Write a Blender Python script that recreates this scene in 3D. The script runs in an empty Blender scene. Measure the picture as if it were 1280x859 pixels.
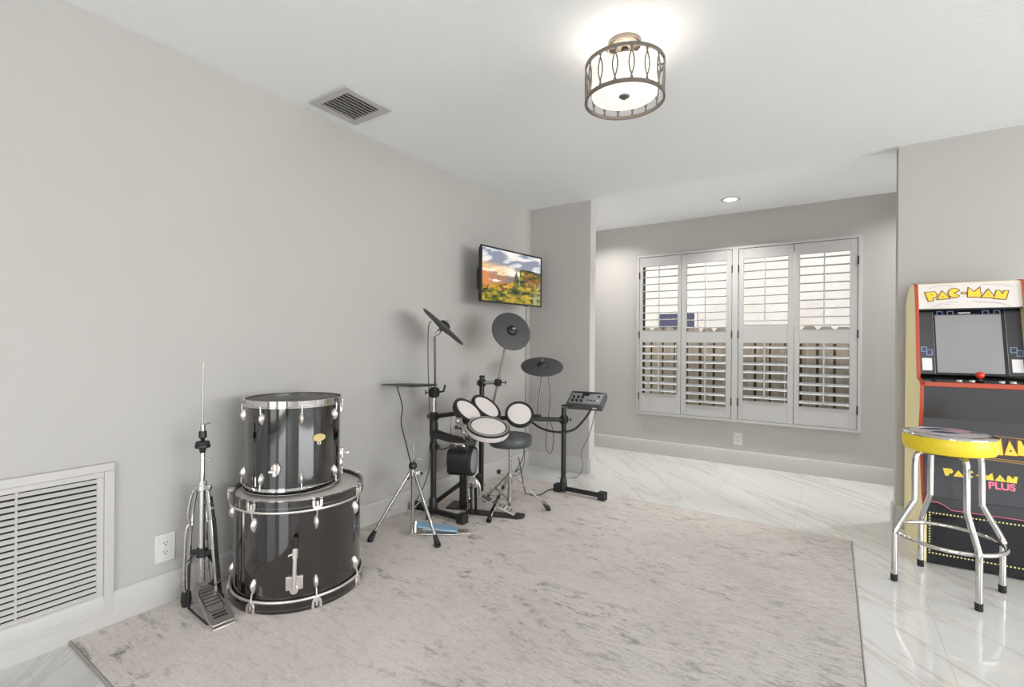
import bpy, bmesh, math, random
from mathutils import Vector, Matrix, noise

random.seed(7)
SC = bpy.context.scene
COL = SC.collection
PI = math.pi
V = Vector

# ------------------------------------------------------------------ camera
FPX, CX, CY, EYE = 600.57, 640.0, 429.2, 1.137
YAW, ROLL = 0.5878, 0.0082
_s, _c = math.sin(YAW), math.cos(YAW)
FWD = V((-_s, _c, 0))
_r0, _u0 = V((_c, _s, 0)), V((0, 0, 1))
RGT = _r0 * math.cos(ROLL) + _u0 * math.sin(ROLL)
UPV = -_r0 * math.sin(ROLL) + _u0 * math.cos(ROLL)
cam = bpy.data.cameras.new('camera')
cam.sensor_width = 36.0
cam.lens = FPX / 1280.0 * 36.0
cam.clip_start = 0.02
camo = bpy.data.objects.new('camera', cam)
COL.objects.link(camo)
m = Matrix((RGT, UPV, -FWD)).transposed().to_4x4()
m.translation = V((0, 0, EYE))
camo.matrix_world = m
SC.camera = camo


def ray(u, v):
    return FWD + RGT * ((u - CX) / FPX) + UPV * ((CY - v) / FPX)


def at(u, v, d):
    """Image pixel and estimated depth along the view axis -> world point."""
    return V((0, 0, EYE)) + ray(u, v) * d


def onz(u, v, z=0.0):
    r = ray(u, v)
    return V((0, 0, EYE)) + r * ((z - EYE) / r.z)


def facing(p, right, up, toward):
    """World normal of a disc at p from how much it turns right / up / towards the camera, as read off the image."""
    t = (V((0, 0, EYE)) - p).normalized()
    r = (RGT - t * RGT.dot(t)).normalized()
    u = t.cross(r)
    return (r * right + u * up + t * toward).normalized()


# ------------------------------------------------------------------ colour and materials
def lin(h):
    h = h.lstrip('#')
    out = []
    for i in (0, 2, 4):
        x = int(h[i:i + 2], 16) / 255
        out.append(x / 12.92 if x <= 0.04045 else ((x + 0.055) / 1.055) ** 2.4)
    return (*out, 1.0)


class NT:
    def __init__(self, name):
        self.m = bpy.data.materials.new(name)
        self.m.use_nodes = True
        self.t = self.m.node_tree
        self.b = self.t.nodes['Principled BSDF']
        self.out = self.t.nodes['Material Output']

    def n(self, typ, **kw):
        nd = self.t.nodes.new(typ)
        for k, v in kw.items():
            if k in nd.inputs:
                nd.inputs[k].default_value = v
            else:
                setattr(nd, k, v)
        return nd

    def l(self, a, b):
        self.t.links.new(a, b)

    def coord(self, kind='Object', scale=(1, 1, 1), rot=(0, 0, 0)):
        c = self.n('ShaderNodeTexCoord')
        mp = self.n('ShaderNodeMapping')
        mp.inputs['Scale'].default_value = scale
        mp.inputs['Rotation'].default_value = rot
        self.l(c.outputs[kind], mp.inputs['Vector'])
        return mp.outputs['Vector']

    def noise(self, vec, scale, detail=3, rough=0.55, dist=0.0):
        nd = self.n('ShaderNodeTexNoise')
        nd.inputs['Scale'].default_value = scale
        nd.inputs['Detail'].default_value = detail
        nd.inputs['Roughness'].default_value = rough
        nd.inputs['Distortion'].default_value = dist
        self.l(vec, nd.inputs['Vector'])
        return nd.outputs['Fac']

    def ramp(self, fac, stops):
        nd = self.n('ShaderNodeValToRGB')
        e = nd.color_ramp.elements
        while len(e) < len(stops):
            e.new(0.5)
        for i, (p, c) in enumerate(stops):
            e[i].position = p
            e[i].color = c if len(c) == 4 else (*c, 1)
        self.l(fac, nd.inputs['Fac'])
        return nd.outputs['Color']

    def mix(self, fac, a, b, mode='MIX'):
        nd = self.n('ShaderNodeMix', data_type='RGBA', blend_type=mode)
        for sock, val in ((nd.inputs[0], fac), (nd.inputs[6], a), (nd.inputs[7], b)):
            if hasattr(val, 'is_linked'):
                self.l(val, sock)
            else:
                sock.default_value = val
        return nd.outputs[2]

    def math(self, op, a, b=0.0):
        nd = self.n('ShaderNodeMath', operation=op)
        for sock, val in ((nd.inputs[0], a), (nd.inputs[1], b)):
            if hasattr(val, 'is_linked'):
                self.l(val, sock)
            else:
                sock.default_value = val
        return nd.outputs[0]

    def bump(self, h, strength, dist=0.01):
        nd = self.n('ShaderNodeBump')
        nd.inputs['Strength'].default_value = strength
        nd.inputs['Distance'].default_value = dist
        self.l(h, nd.inputs['Height'])
        self.l(nd.outputs['Normal'], self.b.inputs['Normal'])

    def set(self, **kw):
        for k, v in kw.items():
            self.b.inputs[k.replace('_', ' ')].default_value = v
        return self


def mat(name, col, rough=0.5, metal=0.0, grain=0.0, gscale=60, spec=None, coat=0.0):
    """Painted / moulded / plated surface with a faint procedural variation."""
    t = NT(name)
    c = lin(col) if isinstance(col, str) else col
    t.set(Roughness=rough, Metallic=metal)
    t.b.inputs['Base Color'].default_value = c
    if coat:
        t.set(Coat_Weight=coat, Coat_Roughness=0.04)
    if spec is not None:
        t.b.inputs['Specular IOR Level'].default_value = spec
    vec = t.coord()
    f = t.noise(vec, gscale, 3)
    k = 0.03 + grain
    a = tuple(x * (1 - k * 0.5) for x in c[:3]) + (1,)
    b = tuple(min(1, x * (1 + k * 0.5)) for x in c[:3]) + (1,)
    t.l(t.ramp(f, [(0.3, a), (0.7, b)]), t.b.inputs['Base Color'])
    if grain:
        t.bump(f, grain, 0.002)
    return t.m


def mat_emit(name, col, strength, base='#ffffff'):
    t = NT(name)
    t.b.inputs['Base Color'].default_value = lin(base)
    t.b.inputs['Emission Color'].default_value = lin(col)
    t.b.inputs['Emission Strength'].default_value = strength
    return t.m


def mat_wall(name, col, bump=0.12):
    t = NT(name)
    t.set(Roughness=0.75)
    vec = t.coord()
    f = t.noise(vec, 1.3, 2)
    c = lin(col)
    t.l(t.ramp(f, [(0.3, tuple(x * 0.985 for x in c[:3])), (0.7, tuple(x * 1.015 for x in c[:3]))]), t.b.inputs['Base Color'])
    t.bump(t.noise(vec, 120, 4), bump, 0.002)
    return t.m


def mat_ceiling():
    t = NT('knockdown_ceiling')
    t.set(Roughness=0.85)
    t.b.inputs['Base Color'].default_value = lin('#ebedee')
    vec = t.coord()
    f = t.noise(vec, 38, 5, 0.6, 0.4)
    r = t.ramp(f, [(0.46, (0, 0, 0)), (0.56, (1, 1, 1))])
    t.bump(r, 0.22, 0.003)
    return t.m


def mat_floor():
    t = NT('polished_marble_tile')
    vec = t.coord('Object')
    # soft grey veins that run diagonally over the tiles
    v1 = t.coord('Object', (1, 1, 1), (0, 0, math.radians(46)))
    st = t.n('ShaderNodeMapping')
    st.inputs['Scale'].default_value = (0.30, 2.3, 1)
    t.l(v1, st.inputs['Vector'])
    n1 = t.noise(st.outputs['Vector'], 1.5, 7, 0.6, 0.35)
    vein = t.ramp(n1, [(0.472, (0, 0, 0)), (0.497, (.85, .85, .85)), (0.503, (.25, .25, .25)), (0.545, (0, 0, 0))])
    n2 = t.noise(st.outputs['Vector'], 3.4, 6, 0.6, 0.3)
    vein2 = t.ramp(n2, [(0.485, (0, 0, 0)), (0.5, (.5, .5, .5)), (0.512, (0, 0, 0))])
    cloud = t.noise(st.outputs['Vector'], 0.9, 4)
    base = t.ramp(cloud, [(0.3, lin('#cdcbc8')), (0.7, lin('#dcdbd8'))])
    c = t.mix(vein, base, lin('#bdb8b1'))
    c = t.mix(vein2, c, lin('#cfccc7'))
    # joints
    br = t.n('ShaderNodeTexBrick')
    mp = t.n('ShaderNodeMapping')
    mp.inputs['Location'].default_value = (0.19, -2.18, 0)
    rot = t.n('ShaderNodeMapping')
    rot.inputs['Rotation'].default_value = (0, 0, PI / 2)
    t.l(vec, mp.inputs['Vector'])
    t.l(mp.outputs['Vector'], rot.inputs['Vector'])
    t.l(rot.outputs['Vector'], br.inputs['Vector'])
    br.inputs['Scale'].default_value = 1.0
    br.inputs['Mortar Size'].default_value = 0.0016
    br.inputs['Mortar Smooth'].default_value = 0.1
    br.inputs['Brick Width'].default_value = 1.15
    br.inputs['Row Height'].default_value = 0.55
    br.offset = 0.5
    c = t.mix(br.outputs['Fac'], c, lin('#c2beb9'))
    t.l(c, t.b.inputs['Base Color'])
    t.set(Roughness=0.07)
    t.b.inputs['Specular IOR Level'].default_value = 0.55
    return t.m


def mat_rug():
    t = NT('mottled_rug_pile')
    t.set(Roughness=0.95)
    t.b.inputs['Specular IOR Level'].default_value = 0.1
    vec = t.coord('Object')
    st = t.coord('Object', (1.0, 2.2, 1))
    big = t.noise(vec, 0.9, 5, 0.6, 0.3)
    base = t.ramp(big, [(0.30, lin('#ddd2ca')), (0.5, lin('#eee4dc')), (0.72, lin('#e4d9d0'))])
    worn = t.noise(st, 7.5, 12, 0.78, 0.25)
    wm = t.ramp(worn, [(0.53, (0, 0, 0)), (0.62, (.95, .95, .95))])
    gate = t.ramp(t.noise(st, 1.1, 3), [(0.40, (.18, .18, .18)), (0.60, (1, 1, 1))])
    wm = t.mix(1.0, wm, gate, 'MULTIPLY')
    c = t.mix(wm, base, lin('#847d76'))
    st2 = t.coord('Object', (0.8, 3.6, 1))
    sk = t.ramp(t.noise(st2, 24, 8, 0.8, 0.2), [(0.49, (0, 0, 0)), (0.66, (.9, .9, .9))])
    # tone turns greyer and streaks denser towards the right-hand side, broken by noise
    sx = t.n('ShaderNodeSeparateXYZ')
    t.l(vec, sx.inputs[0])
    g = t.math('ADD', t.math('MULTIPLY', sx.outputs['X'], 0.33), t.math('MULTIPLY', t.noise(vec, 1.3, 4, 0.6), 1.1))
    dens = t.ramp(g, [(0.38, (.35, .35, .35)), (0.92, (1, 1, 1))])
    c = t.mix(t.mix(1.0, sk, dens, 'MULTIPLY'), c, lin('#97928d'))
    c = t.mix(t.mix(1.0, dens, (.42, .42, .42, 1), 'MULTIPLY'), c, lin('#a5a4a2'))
    fine = t.ramp(t.noise(vec, 90, 6, 0.85), [(0.25, (.78, .78, .78)), (0.75, (1.08, 1.08, 1.08))])
    c = t.mix(1.0, c, fine, 'MULTIPLY')
    t.l(c, t.b.inputs['Base Color'])
    h = t.math('ADD', t.noise(vec, 160, 4, 0.75), t.math('MULTIPLY', worn, -1.6))
    t.bump(h, 0.6, 0.008)
    return t.m


def mat_shell(name, col, speck):
    """Gloss lacquered drum wrap."""
    t = NT(name)
    vec = t.coord('Object', (6, 6, 1.2))
    f = t.noise(vec, 3, 3)
    c = lin(col)
    t.l(t.ramp(f, [(0.35, c), (0.8, lin(speck))]), t.b.inputs['Base Color'])
    t.set(Roughness=0.08, Coat_Weight=1.0, Coat_Roughness=0.03)
    t.b.inputs['Specular IOR Level'].default_value = 0.7
    return t.m


def mat_glass(name, amount=0.08, tint=(1, 1, 1, 1)):
    t = NT(name)
    tr = t.n('ShaderNodeBsdfTransparent')
    tr.inputs['Color'].default_value = tint
    gl = t.n('ShaderNodeBsdfGlossy')
    gl.inputs['Roughness'].default_value = 0.02
    mx = t.n('ShaderNodeMixShader')
    lw = t.n('ShaderNodeLayerWeight')
    lw.inputs['Blend'].default_value = amount
    t.l(lw.outputs['Fresnel'], mx.inputs['Fac'])
    t.l(tr.outputs[0], mx.inputs[1])
    t.l(gl.outputs[0], mx.inputs[2])
    t.l(mx.outputs[0], t.out.inputs['Surface'])
    return t.m


def mat_attr_emit(name, strength):
    t = NT(name)
    a = t.n('ShaderNodeVertexColor', layer_name='picture')
    t.b.inputs['Base Color'].default_value = (0.01, 0.01, 0.01, 1)
    t.l(a.outputs['Color'], t.b.inputs['Emission Color'])
    t.b.inputs['Emission Strength'].default_value = strength
    t.set(Roughness=0.25)
    return t.m


def mat_stucco():
    t = NT('neighbour_stucco')
    t.set(Roughness=0.9)
    vec = t.coord()
    f = t.noise(vec, 2.2, 5)
    t.l(t.ramp(f, [(0.3, lin('#e2d8c9')), (0.7, lin('#f3ece0'))]), t.b.inputs['Base Color'])
    t.bump(t.noise(vec, 40, 4), 0.3, 0.01)
    return t.m


def mat_wood(name, a, b, scale=(20, 20, 1.2)):
    t = NT(name)
    t.set(Roughness=0.85)
    f = t.noise(t.coord('Object', scale), 2.5, 5, 0.6, 0.4)
    t.l(t.ramp(f, [(0.3, lin(a)), (0.7, lin(b))]), t.b.inputs['Base Color'])
    t.bump(f, 0.2, 0.004)
    return t.m


M = dict(
    wall=mat_wall('greige_wall_paint', '#b3b0ac'),
    trim=mat('white_trim_paint', '#bab7b4', 0.42, gscale=8),
    shutter=mat('white_shutter_paint', '#b6b5b3', 0.4, gscale=8),
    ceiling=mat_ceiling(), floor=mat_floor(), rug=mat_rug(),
    binding=mat('rug_binding', '#98928b', 0.95, grain=0.5, gscale=220),
    shell=mat_shell('black_lacquer_shell', '#0b0a0b', '#17120f'),
    shell2=mat_shell('dark_lacquer_shell', '#14100f', '#231b18'),
    hoop=mat_shell('black_hoop_lacquer', '#0c0c0d', '#161414'),
    chrome=mat('chrome_plate', '#d2d1cf', 0.07, 1.0),
    satin=mat('satin_metal', '#c9c5c0', 0.32, 1.0, grain=0.02),
    castm=mat('cast_bright_metal', '#e2dad5', 0.3, 0.85),
    nickel=mat('brushed_nickel', '#8c857d', 0.3, 1.0, grain=0.04),
    rod=mat('grey_plated_rod', '#77736f', 0.38, 0.9),
    steel=mat('dull_steel_tube', '#a9a7a4', 0.35, 1.0),
    black=mat('black_plastic', '#1b1b1c', 0.42, grain=0.06, gscale=200),
    blackm=mat('black_powder_coat', '#1d1c1c', 0.38, grain=0.08, gscale=300),
    rubber=mat('black_rubber', '#201f1f', 0.7, grain=0.1, gscale=200),
    pad=mat('dark_grey_pad_rubber', '#434344', 0.6, grain=0.12, gscale=260),
    tomhead=mat('dark_grey_drum_film', '#575452', 0.55, grain=0.08, gscale=200),
    clearhead=mat('white_drum_film', '#d2cbc5', 0.3, grain=0.05, gscale=40),
    mesh=mat('white_mesh_head', '#dcd4d0', 0.6, grain=0.15, gscale=500),
    greymesh=mat('grey_kick_pad_face', '#8d8b93', 0.6, grain=0.15, gscale=500),
    padhoop=mat('taupe_pad_hoop', '#8f8681', 0.5),
    snareshell=mat('pale_pad_shell', '#cfc6c1', 0.35),
    vinyl=mat('charcoal_vinyl', '#3f4443', 0.42, grain=0.15, gscale=120),
    badge=mat('cream_gold_badge', '#d8c188', 0.3, 0.4),
    blue=mat('pale_blue_footboard', '#97bcd8', 0.35, 0.2),
    grey=mat('grey_control_panel', '#8f9192', 0.4, grain=0.04),
    dgrey=mat('dark_grey_plastic', '#4a4b4c', 0.4, grain=0.06, gscale=200),
    white=mat('white_plastic', '#cfccc8', 0.35),
    dark=mat('dark_void', '#15120f', 0.8),
    slot=mat('outlet_slot', '#2c2723', 0.7),
    shade=mat_emit('glowing_fabric_shade', '#fff2e2', 0.42, '#f6f1ea'),
    diffuser=mat_emit('glowing_diffuser', '#fff5ea', 0.42, '#f6f1ea'),
    lamp=mat_emit('recessed_lamp', '#fffaf2', 9.0),
    yellow=mat('yellow_vinyl', '#e7cd2a', 0.4, grain=0.05),
    sidey=mat('pale_yellow_laminate', '#f8ebb4', 0.4),
    red=mat('red_edge_trim', '#b5472f', 0.4),
    arcblack=mat('black_gloss_panel', '#19191b', 0.16),
    arcdeep=mat('charcoal_panel', '#3f3e41', 0.2),
    marquee=mat('cream_marquee', '#e3dcd6', 0.35),
    lyellow=mat('logo_yellow', '#f0cf45', 0.4),
    lbrown=mat('logo_dark_outline', '#6d2f1c', 0.4),
    lpink=mat('logo_pink', '#f07692', 0.4),
    lblue=mat('maze_blue', '#7d9cc9', 0.4),
    lgold=mat('logo_gold_line', '#b98f4a', 0.4),
    dot=mat('dot_yellow', '#f2e79a', 0.4),
    card=mat('white_instruction_card', '#e8e4e4', 0.4),
    screen=mat('grey_screen_film', '#8f8e90', 0.04, coat=1.0),
    ball=mat('red_joystick_ball', '#d3352a', 0.25),
    print_dark=mat('printed_navy', '#2c3150', 0.35), print_pink=mat('printed_pink', '#d68a96', 0.35),
    print_grey=mat('printed_pale_grey', '#b4b0b4', 0.3),
    stucco=mat_stucco(), fence=mat_wood('weathered_cedar', '#85796a', '#b3a68f'),
    fenceshade=mat_wood('gap_shade_cedar', '#4b4138', '#6a5d4f'),  # cedar darkened to stand for the shade in the fence gaps
    bronze=mat('dark_bronze_frame', '#43352c', 0.4, 0.3),
    navy=mat('dark_blue_window', '#3a3a5e', 0.15),
    ground=mat('patchy_lawn', '#7a7a55', 0.95, grain=0.4, gscale=30),
    glass=mat_glass('window_glass'),
    tv=mat_attr_emit('lit_tv_picture', 0.85),
    acrylic=mat_glass('clear_acrylic', 0.12, (0.93, 0.93, 0.92, 1)),
    brown=mat_wood('brown_door_wood', '#4b2f22', '#6b4531'),
    cloth=mat('blue_grey_curtain', '#6f7f92', 0.9, grain=0.1, gscale=90),
)


# ------------------------------------------------------------------ mesh builder
def basis(axis):
    a = V(axis).normalized()
    h = V((0, 0, 1)) if abs(a.z) < 0.9 else V((1, 0, 0))
    u = h.cross(a).normalized()
    return u, a.cross(u), a


def spline(pts, n=6):
    pts = [V(p) for p in pts]
    if len(pts) < 3:
        return pts
    out = []
    P = [pts[0] * 2 - pts[1]] + pts + [pts[-1] * 2 - pts[-2]]
    for i in range(1, len(P) - 2):
        a, b, c, d = P[i - 1:i + 3]
        for k in range(n):
            t = k / n
            out.append(0.5 * ((2 * b) + (c - a) * t + (2 * a - 5 * b + 4 * c - d) * t * t + (3 * b - a - 3 * c + d) * t ** 3))
    out.append(pts[-1])
    return out


class MB:
    def __init__(self):
        self.v, self.f = [], []

    def add(self, vs, fs):
        b = len(self.v)
        self.v += [V(x) for x in vs]
        self.f += [tuple(b + i for i in q) for q in fs]
        return self

    def box(self, c, s, axes=None):
        ax = axes or (V((1, 0, 0)), V((0, 1, 0)), V((0, 0, 1)))
        c = V(c)
        vs = [c + ax[0] * (i * s[0] / 2) + ax[1] * (j * s[1] / 2) + ax[2] * (k * s[2] / 2)
              for i in (-1, 1) for j in (-1, 1) for k in (-1, 1)]
        return self.add(vs, [(0, 1, 3, 2), (4, 6, 7, 5), (0, 4, 5, 1), (2, 3, 7, 6), (0, 2, 6, 4), (1, 5, 7, 3)])

    def b2(self, lo, hi):
        lo, hi = V(lo), V(hi)
        return self.box((lo + hi) / 2, hi - lo)

    def bar(self, p0, p1, w, t, up=(0, 0, 1)):
        """Rectangular bar from p0 to p1: w across, t along 'up'."""
        p0, p1 = V(p0), V(p1)
        d = (p1 - p0)
        L = d.length
        a = d.normalized()
        s = a.cross(V(up))
        if s.length < 1e-4:
            s = a.cross(V((1, 0, 0)))
        s.normalize()
        return self.box((p0 + p1) / 2, (L, w, t), (a, s, s.cross(a)))

    def tube(self, pts, r, seg=10, smooth=0, cap=True):
        pts = spline(pts, smooth) if smooth else [V(p) for p in pts]
        n = len(pts)
        rs = r if isinstance(r, (list, tuple)) else None
        T = []
        for i in range(n):
            a = pts[max(0, i - 1)]
            b = pts[min(n - 1, i + 1)]
            T.append((b - a).normalized())
        u, w, _ = basis(T[0])
        vs, fs = [], []
        for i in range(n):
            if i:
                q = T[i - 1].rotation_difference(T[i])
                u = q @ u
                w = q @ w
            rr = (rs[min(len(rs) - 1, int(i * len(rs) / n))] if len(rs) != n else rs[i]) if rs else r
            for k in range(seg):
                t = 2 * PI * k / seg
                vs.append(pts[i] + (u * math.cos(t) + w * math.sin(t)) * rr)
        for i in range(n - 1):
            for k in range(seg):
                a, b = i * seg + k, i * seg + (k + 1) % seg
                fs.append((a, b, b + seg, a + seg))
        if cap:
            fs.append(tuple(range(seg))[::-1])
            fs.append(tuple((n - 1) * seg + k for k in range(seg)))
        return self.add(vs, fs)

    def cyl(self, p0, p1, r0, r1=None, seg=20):
        return self.tube([p0, p1], [r0, r0 if r1 is None else r1], seg)

    def lathe(self, prof, origin, axis=(0, 0, 1), seg=48, ring=False):
        u, w, a = basis(axis)
        o = V(origin)
        vs, idx = [], []
        for r, h in prof:
            if r < 1e-6:
                idx.append([len(vs)] * seg)
                vs.append(o + a * h)
            else:
                s = len(vs)
                idx.append([s + k for k in range(seg)])
                for k in range(seg):
                    t = 2 * PI * k / seg
                    vs.append(o + a * h + (u * math.cos(t) + w * math.sin(t)) * r)
        fs = []
        rows = list(zip(idx, idx[1:])) + ([(idx[-1], idx[0])] if ring else [])
        for A, B in rows:
            for k in range(seg):
                q = [A[k], A[(k + 1) % seg], B[(k + 1) % seg], B[k]]
                f = []
                for x in q:
                    if x not in f:
                        f.append(x)
                if len(f) > 2:
                    fs.append(tuple(f))
        if not ring:
            for I, rev in ((idx[0], True), (idx[-1], False)):
                if I[0] != I[-1]:
                    fs.append(tuple(I[::-1] if rev else I))
        return self.add(vs, fs)

    def torus(self, o, axis, R, r, seg=48, ts=10):
        return self.lathe([(R + r * math.cos(2 * PI * k / ts), r * math.sin(2 * PI * k / ts)) for k in range(ts)], o, axis, seg, True)

    def ball(self, c, r, seg=16, squash=1.0, axis=(0, 0, 1)):
        n = 8
        return self.lathe([(r * math.sin(PI * k / n), -r * squash * math.cos(PI * k / n)) for k in range(n + 1)], c, axis, seg)

    def prism(self, poly, o, ex, ey, ez, depth):
        o, ex, ey, ez = V(o), V(ex), V(ey), V(ez)
        n = len(poly)
        vs = [o + ex * p[0] + ey * p[1] for p in poly] + [o + ex * p[0] + ey * p[1] + ez * depth for p in poly]
        fs = [tuple(range(n))[::-1], tuple(range(n, 2 * n))] + [(i, (i + 1) % n, n + (i + 1) % n, n + i) for i in range(n)]
        return self.add(vs, fs)

    def frame(self, lo, hi, bw, y0, y1, ax='y'):
        """Rectangular border lo..hi (2-d), width bw, between depths y0..y1."""
        (a0, b0), (a1, b1) = lo, hi
        for (p, q) in (((a0, b0), (a1, b0 + bw)), ((a0, b1 - bw), (a1, b1)), ((a0, b0 + bw), (a0 + bw, b1 - bw)), ((a1 - bw, b0 + bw), (a1, b1 - bw))):
            if ax == 'y':
                self.b2((p[0], y0, p[1]), (q[0], y1, q[1]))
            else:
                self.b2((y0, p[0], p[1]), (y1, q[0], q[1]))
        return self


OFF = {}


def obj(name, mb, material, parent=None, bevel=0.0, smooth=40, origin=None):
    off = OFF[parent.name] if parent is not None else (V(origin) if origin is not None else V((0, 0, 0)))
    me = bpy.data.meshes.new(name)
    me.from_pydata([v - off for v in mb.v], [], mb.f)
    me.materials.append(material)
    bm = bmesh.new()
    bm.from_mesh(me)
    bmesh.ops.recalc_face_normals(bm, faces=bm.faces)
    bm.to_mesh(me)
    bm.free()
    if smooth:
        for p in me.polygons:
            p.use_smooth = True
        me.set_sharp_from_angle(angle=math.radians(smooth))
    o = bpy.data.objects.new(name, me)
    COL.objects.link(o)
    OFF[o.name] = off
    if parent is not None:
        o.parent = parent
    elif origin is not None:
        o.location = off
    if bevel:
        b = o.modifiers.new('bevel', 'BEVEL')
        b.width = bevel
        b.segments = 2
        b.limit_method = 'ANGLE'
    return o


def thing(name, label, cat, loc=(0, 0, 0), rz=0.0, group=None, local=False):
    o = bpy.data.objects.new(name, None)
    o.empty_display_size = 0.05
    COL.objects.link(o)
    o.location = loc
    o.rotation_euler = (0, 0, rz)
    OFF[o.name] = V((0, 0, 0)) if local else V(loc)
    return tag(o, label, cat, group)


def tag(o, label, cat, group=None):
    o['label'] = label
    o['category'] = cat
    if group:
        o['group'] = group
    return o


def struct(name, mb, m, parent=None, bevel=0.0):
    o = obj(name, mb, m, parent, bevel)
    if parent is None:
        o['kind'] = 'structure'
    return o


# ------------------------------------------------------------------ room shell
ez_ = V((0, 0, 1))
H = 2.4
XL, YS, YF, YR, XR, XS = -2.3835, 3.875, 4.997, 3.864, 0.341, -1.765
XE, YB = 5.6, -3.2          # the rest of the room, behind and beside the viewer
struct('floor', MB().b2((XL - .15, YB - .15, -.1), (XE + .15, YF + .15, 0)), M['floor'])
struct('ceiling', MB().b2((XL - .15, YB - .15, H), (XE + .15, YF + .15, H + .12)), M['ceiling'])
struct('wall_left', MB().b2((XL - .12, YB - .15, 0), (XL, YF + .15, H)), M['wall'])
# stub wall at the end of the left wall and the return wall on the right
struct('wall_stub', MB().b2((XL, YS, 0), (XS, YS + .112, H)), M['wall'])
struct('wall_return', MB().b2((XR, YR, 0), (XE, YR + .12, H)), M['wall'])
# far wall with its window opening
WX0, WX1, WZ0, WZ1 = -1.690, 0.175, 0.47, 2.01
fw = MB()
fw.b2((XL, YF, 0), (WX0, YF + .14, H)).b2((WX1, YF, 0), (XE, YF + .14, H))
fw.b2((WX0, YF, 0), (WX1, YF + .14, WZ0)).b2((WX0, YF, WZ1), (WX1, YF + .14, H))
struct('wall_far', fw, M['wall'])
# right-hand end and back of the room; right-hand openings are invented for fill light
rw = MB()
rw.b2((XE, YB, 0), (XE + .12, -1.7, H)).b2((XE, 3.3, 0), (XE + .12, 4.1, H)).b2((XE, 4.88, 0), (XE + .12, YF, H)).b2((XE, 4.1, 2.1), (XE + .12, 4.88, H)).b2((XE, 4.1, 0), (XE + .12, 4.88, .4)).b2((XE, -1.7, 2.1), (XE + .12, 3.3, H)).b2((XE, -1.7, 0), (XE + .12, 3.3, .5))
struct('wall_right', rw, M['wall'])
bw = MB()
ops = [(-1.9, -0.75), (-0.15, 1.55), (2.15, 3.3)]
x = XL
for a, b in ops:
    bw.b2((x, YB - .12, 0), (a, YB, H))
    bw.b2((a, YB - .12, 2.1), (b, YB, H))
    bw.b2((a, YB - .12, 0), (b, YB, .12))
    x = b
bw.b2((x, YB - .12, 0), (XE, YB, H))
struct('wall_back', bw, M['wall'])
d1 = struct('door_1', MB().b2((1.62, YB, 0), (2.08, YB + .03, 2.05)), M['brown'])


def baseboard(name, p, q, nrm):
    p, q, nrm = V(p), V(q), V(nrm)
    d = (q - p).normalized()
    prof = [(0, 0), (.016, 0), (.016, .118), (.012, .132), (.006, .139), (0, .139)]
    mb = MB()
    mb.prism(prof, p, nrm, V((0, 0, 1)), d, (q - p).length)
    return struct(name, mb, M['trim'])


baseboard('baseboard_left', (XL, YB, 0), (XL, YS, 0), (1, 0, 0))
baseboard('baseboard_stub', (XL + .016, YS, 0), (XS, YS, 0), (0, -1, 0))
baseboard('baseboard_stub_end', (XS, YS, 0), (XS, YS + .112, 0), (1, 0, 0))
baseboard('baseboard_far', (XL, YF, 0), (XE, YF, 0), (0, -1, 0))
baseboard('baseboard_return', (XR, YR, 0), (XE, YR, 0), (0, -1, 0))
baseboard('baseboard_return_end', (XR, YR + .12, 0), (XR, YR, 0), (-1, 0, 0))

# the window itself, behind the shutters
WY0, WY1 = YF + .045, YF + .08
win = obj('window_1', MB().frame((WX0, WZ0), (WX1, WZ1), .022, WY0, WY1), M['bronze'])
win['kind'] = 'structure'
obj('window_mullion', MB().b2((-.785, WY0, WZ0 + .022), (-.750, WY1, WZ1 - .022)), M['bronze'], win)
obj('pane', MB().b2((WX0 + .022, WY0 + .014, WZ0 + .022), (WX1 - .022, WY0 + .018, WZ1 - .022)), M['glass'], win)

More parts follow.
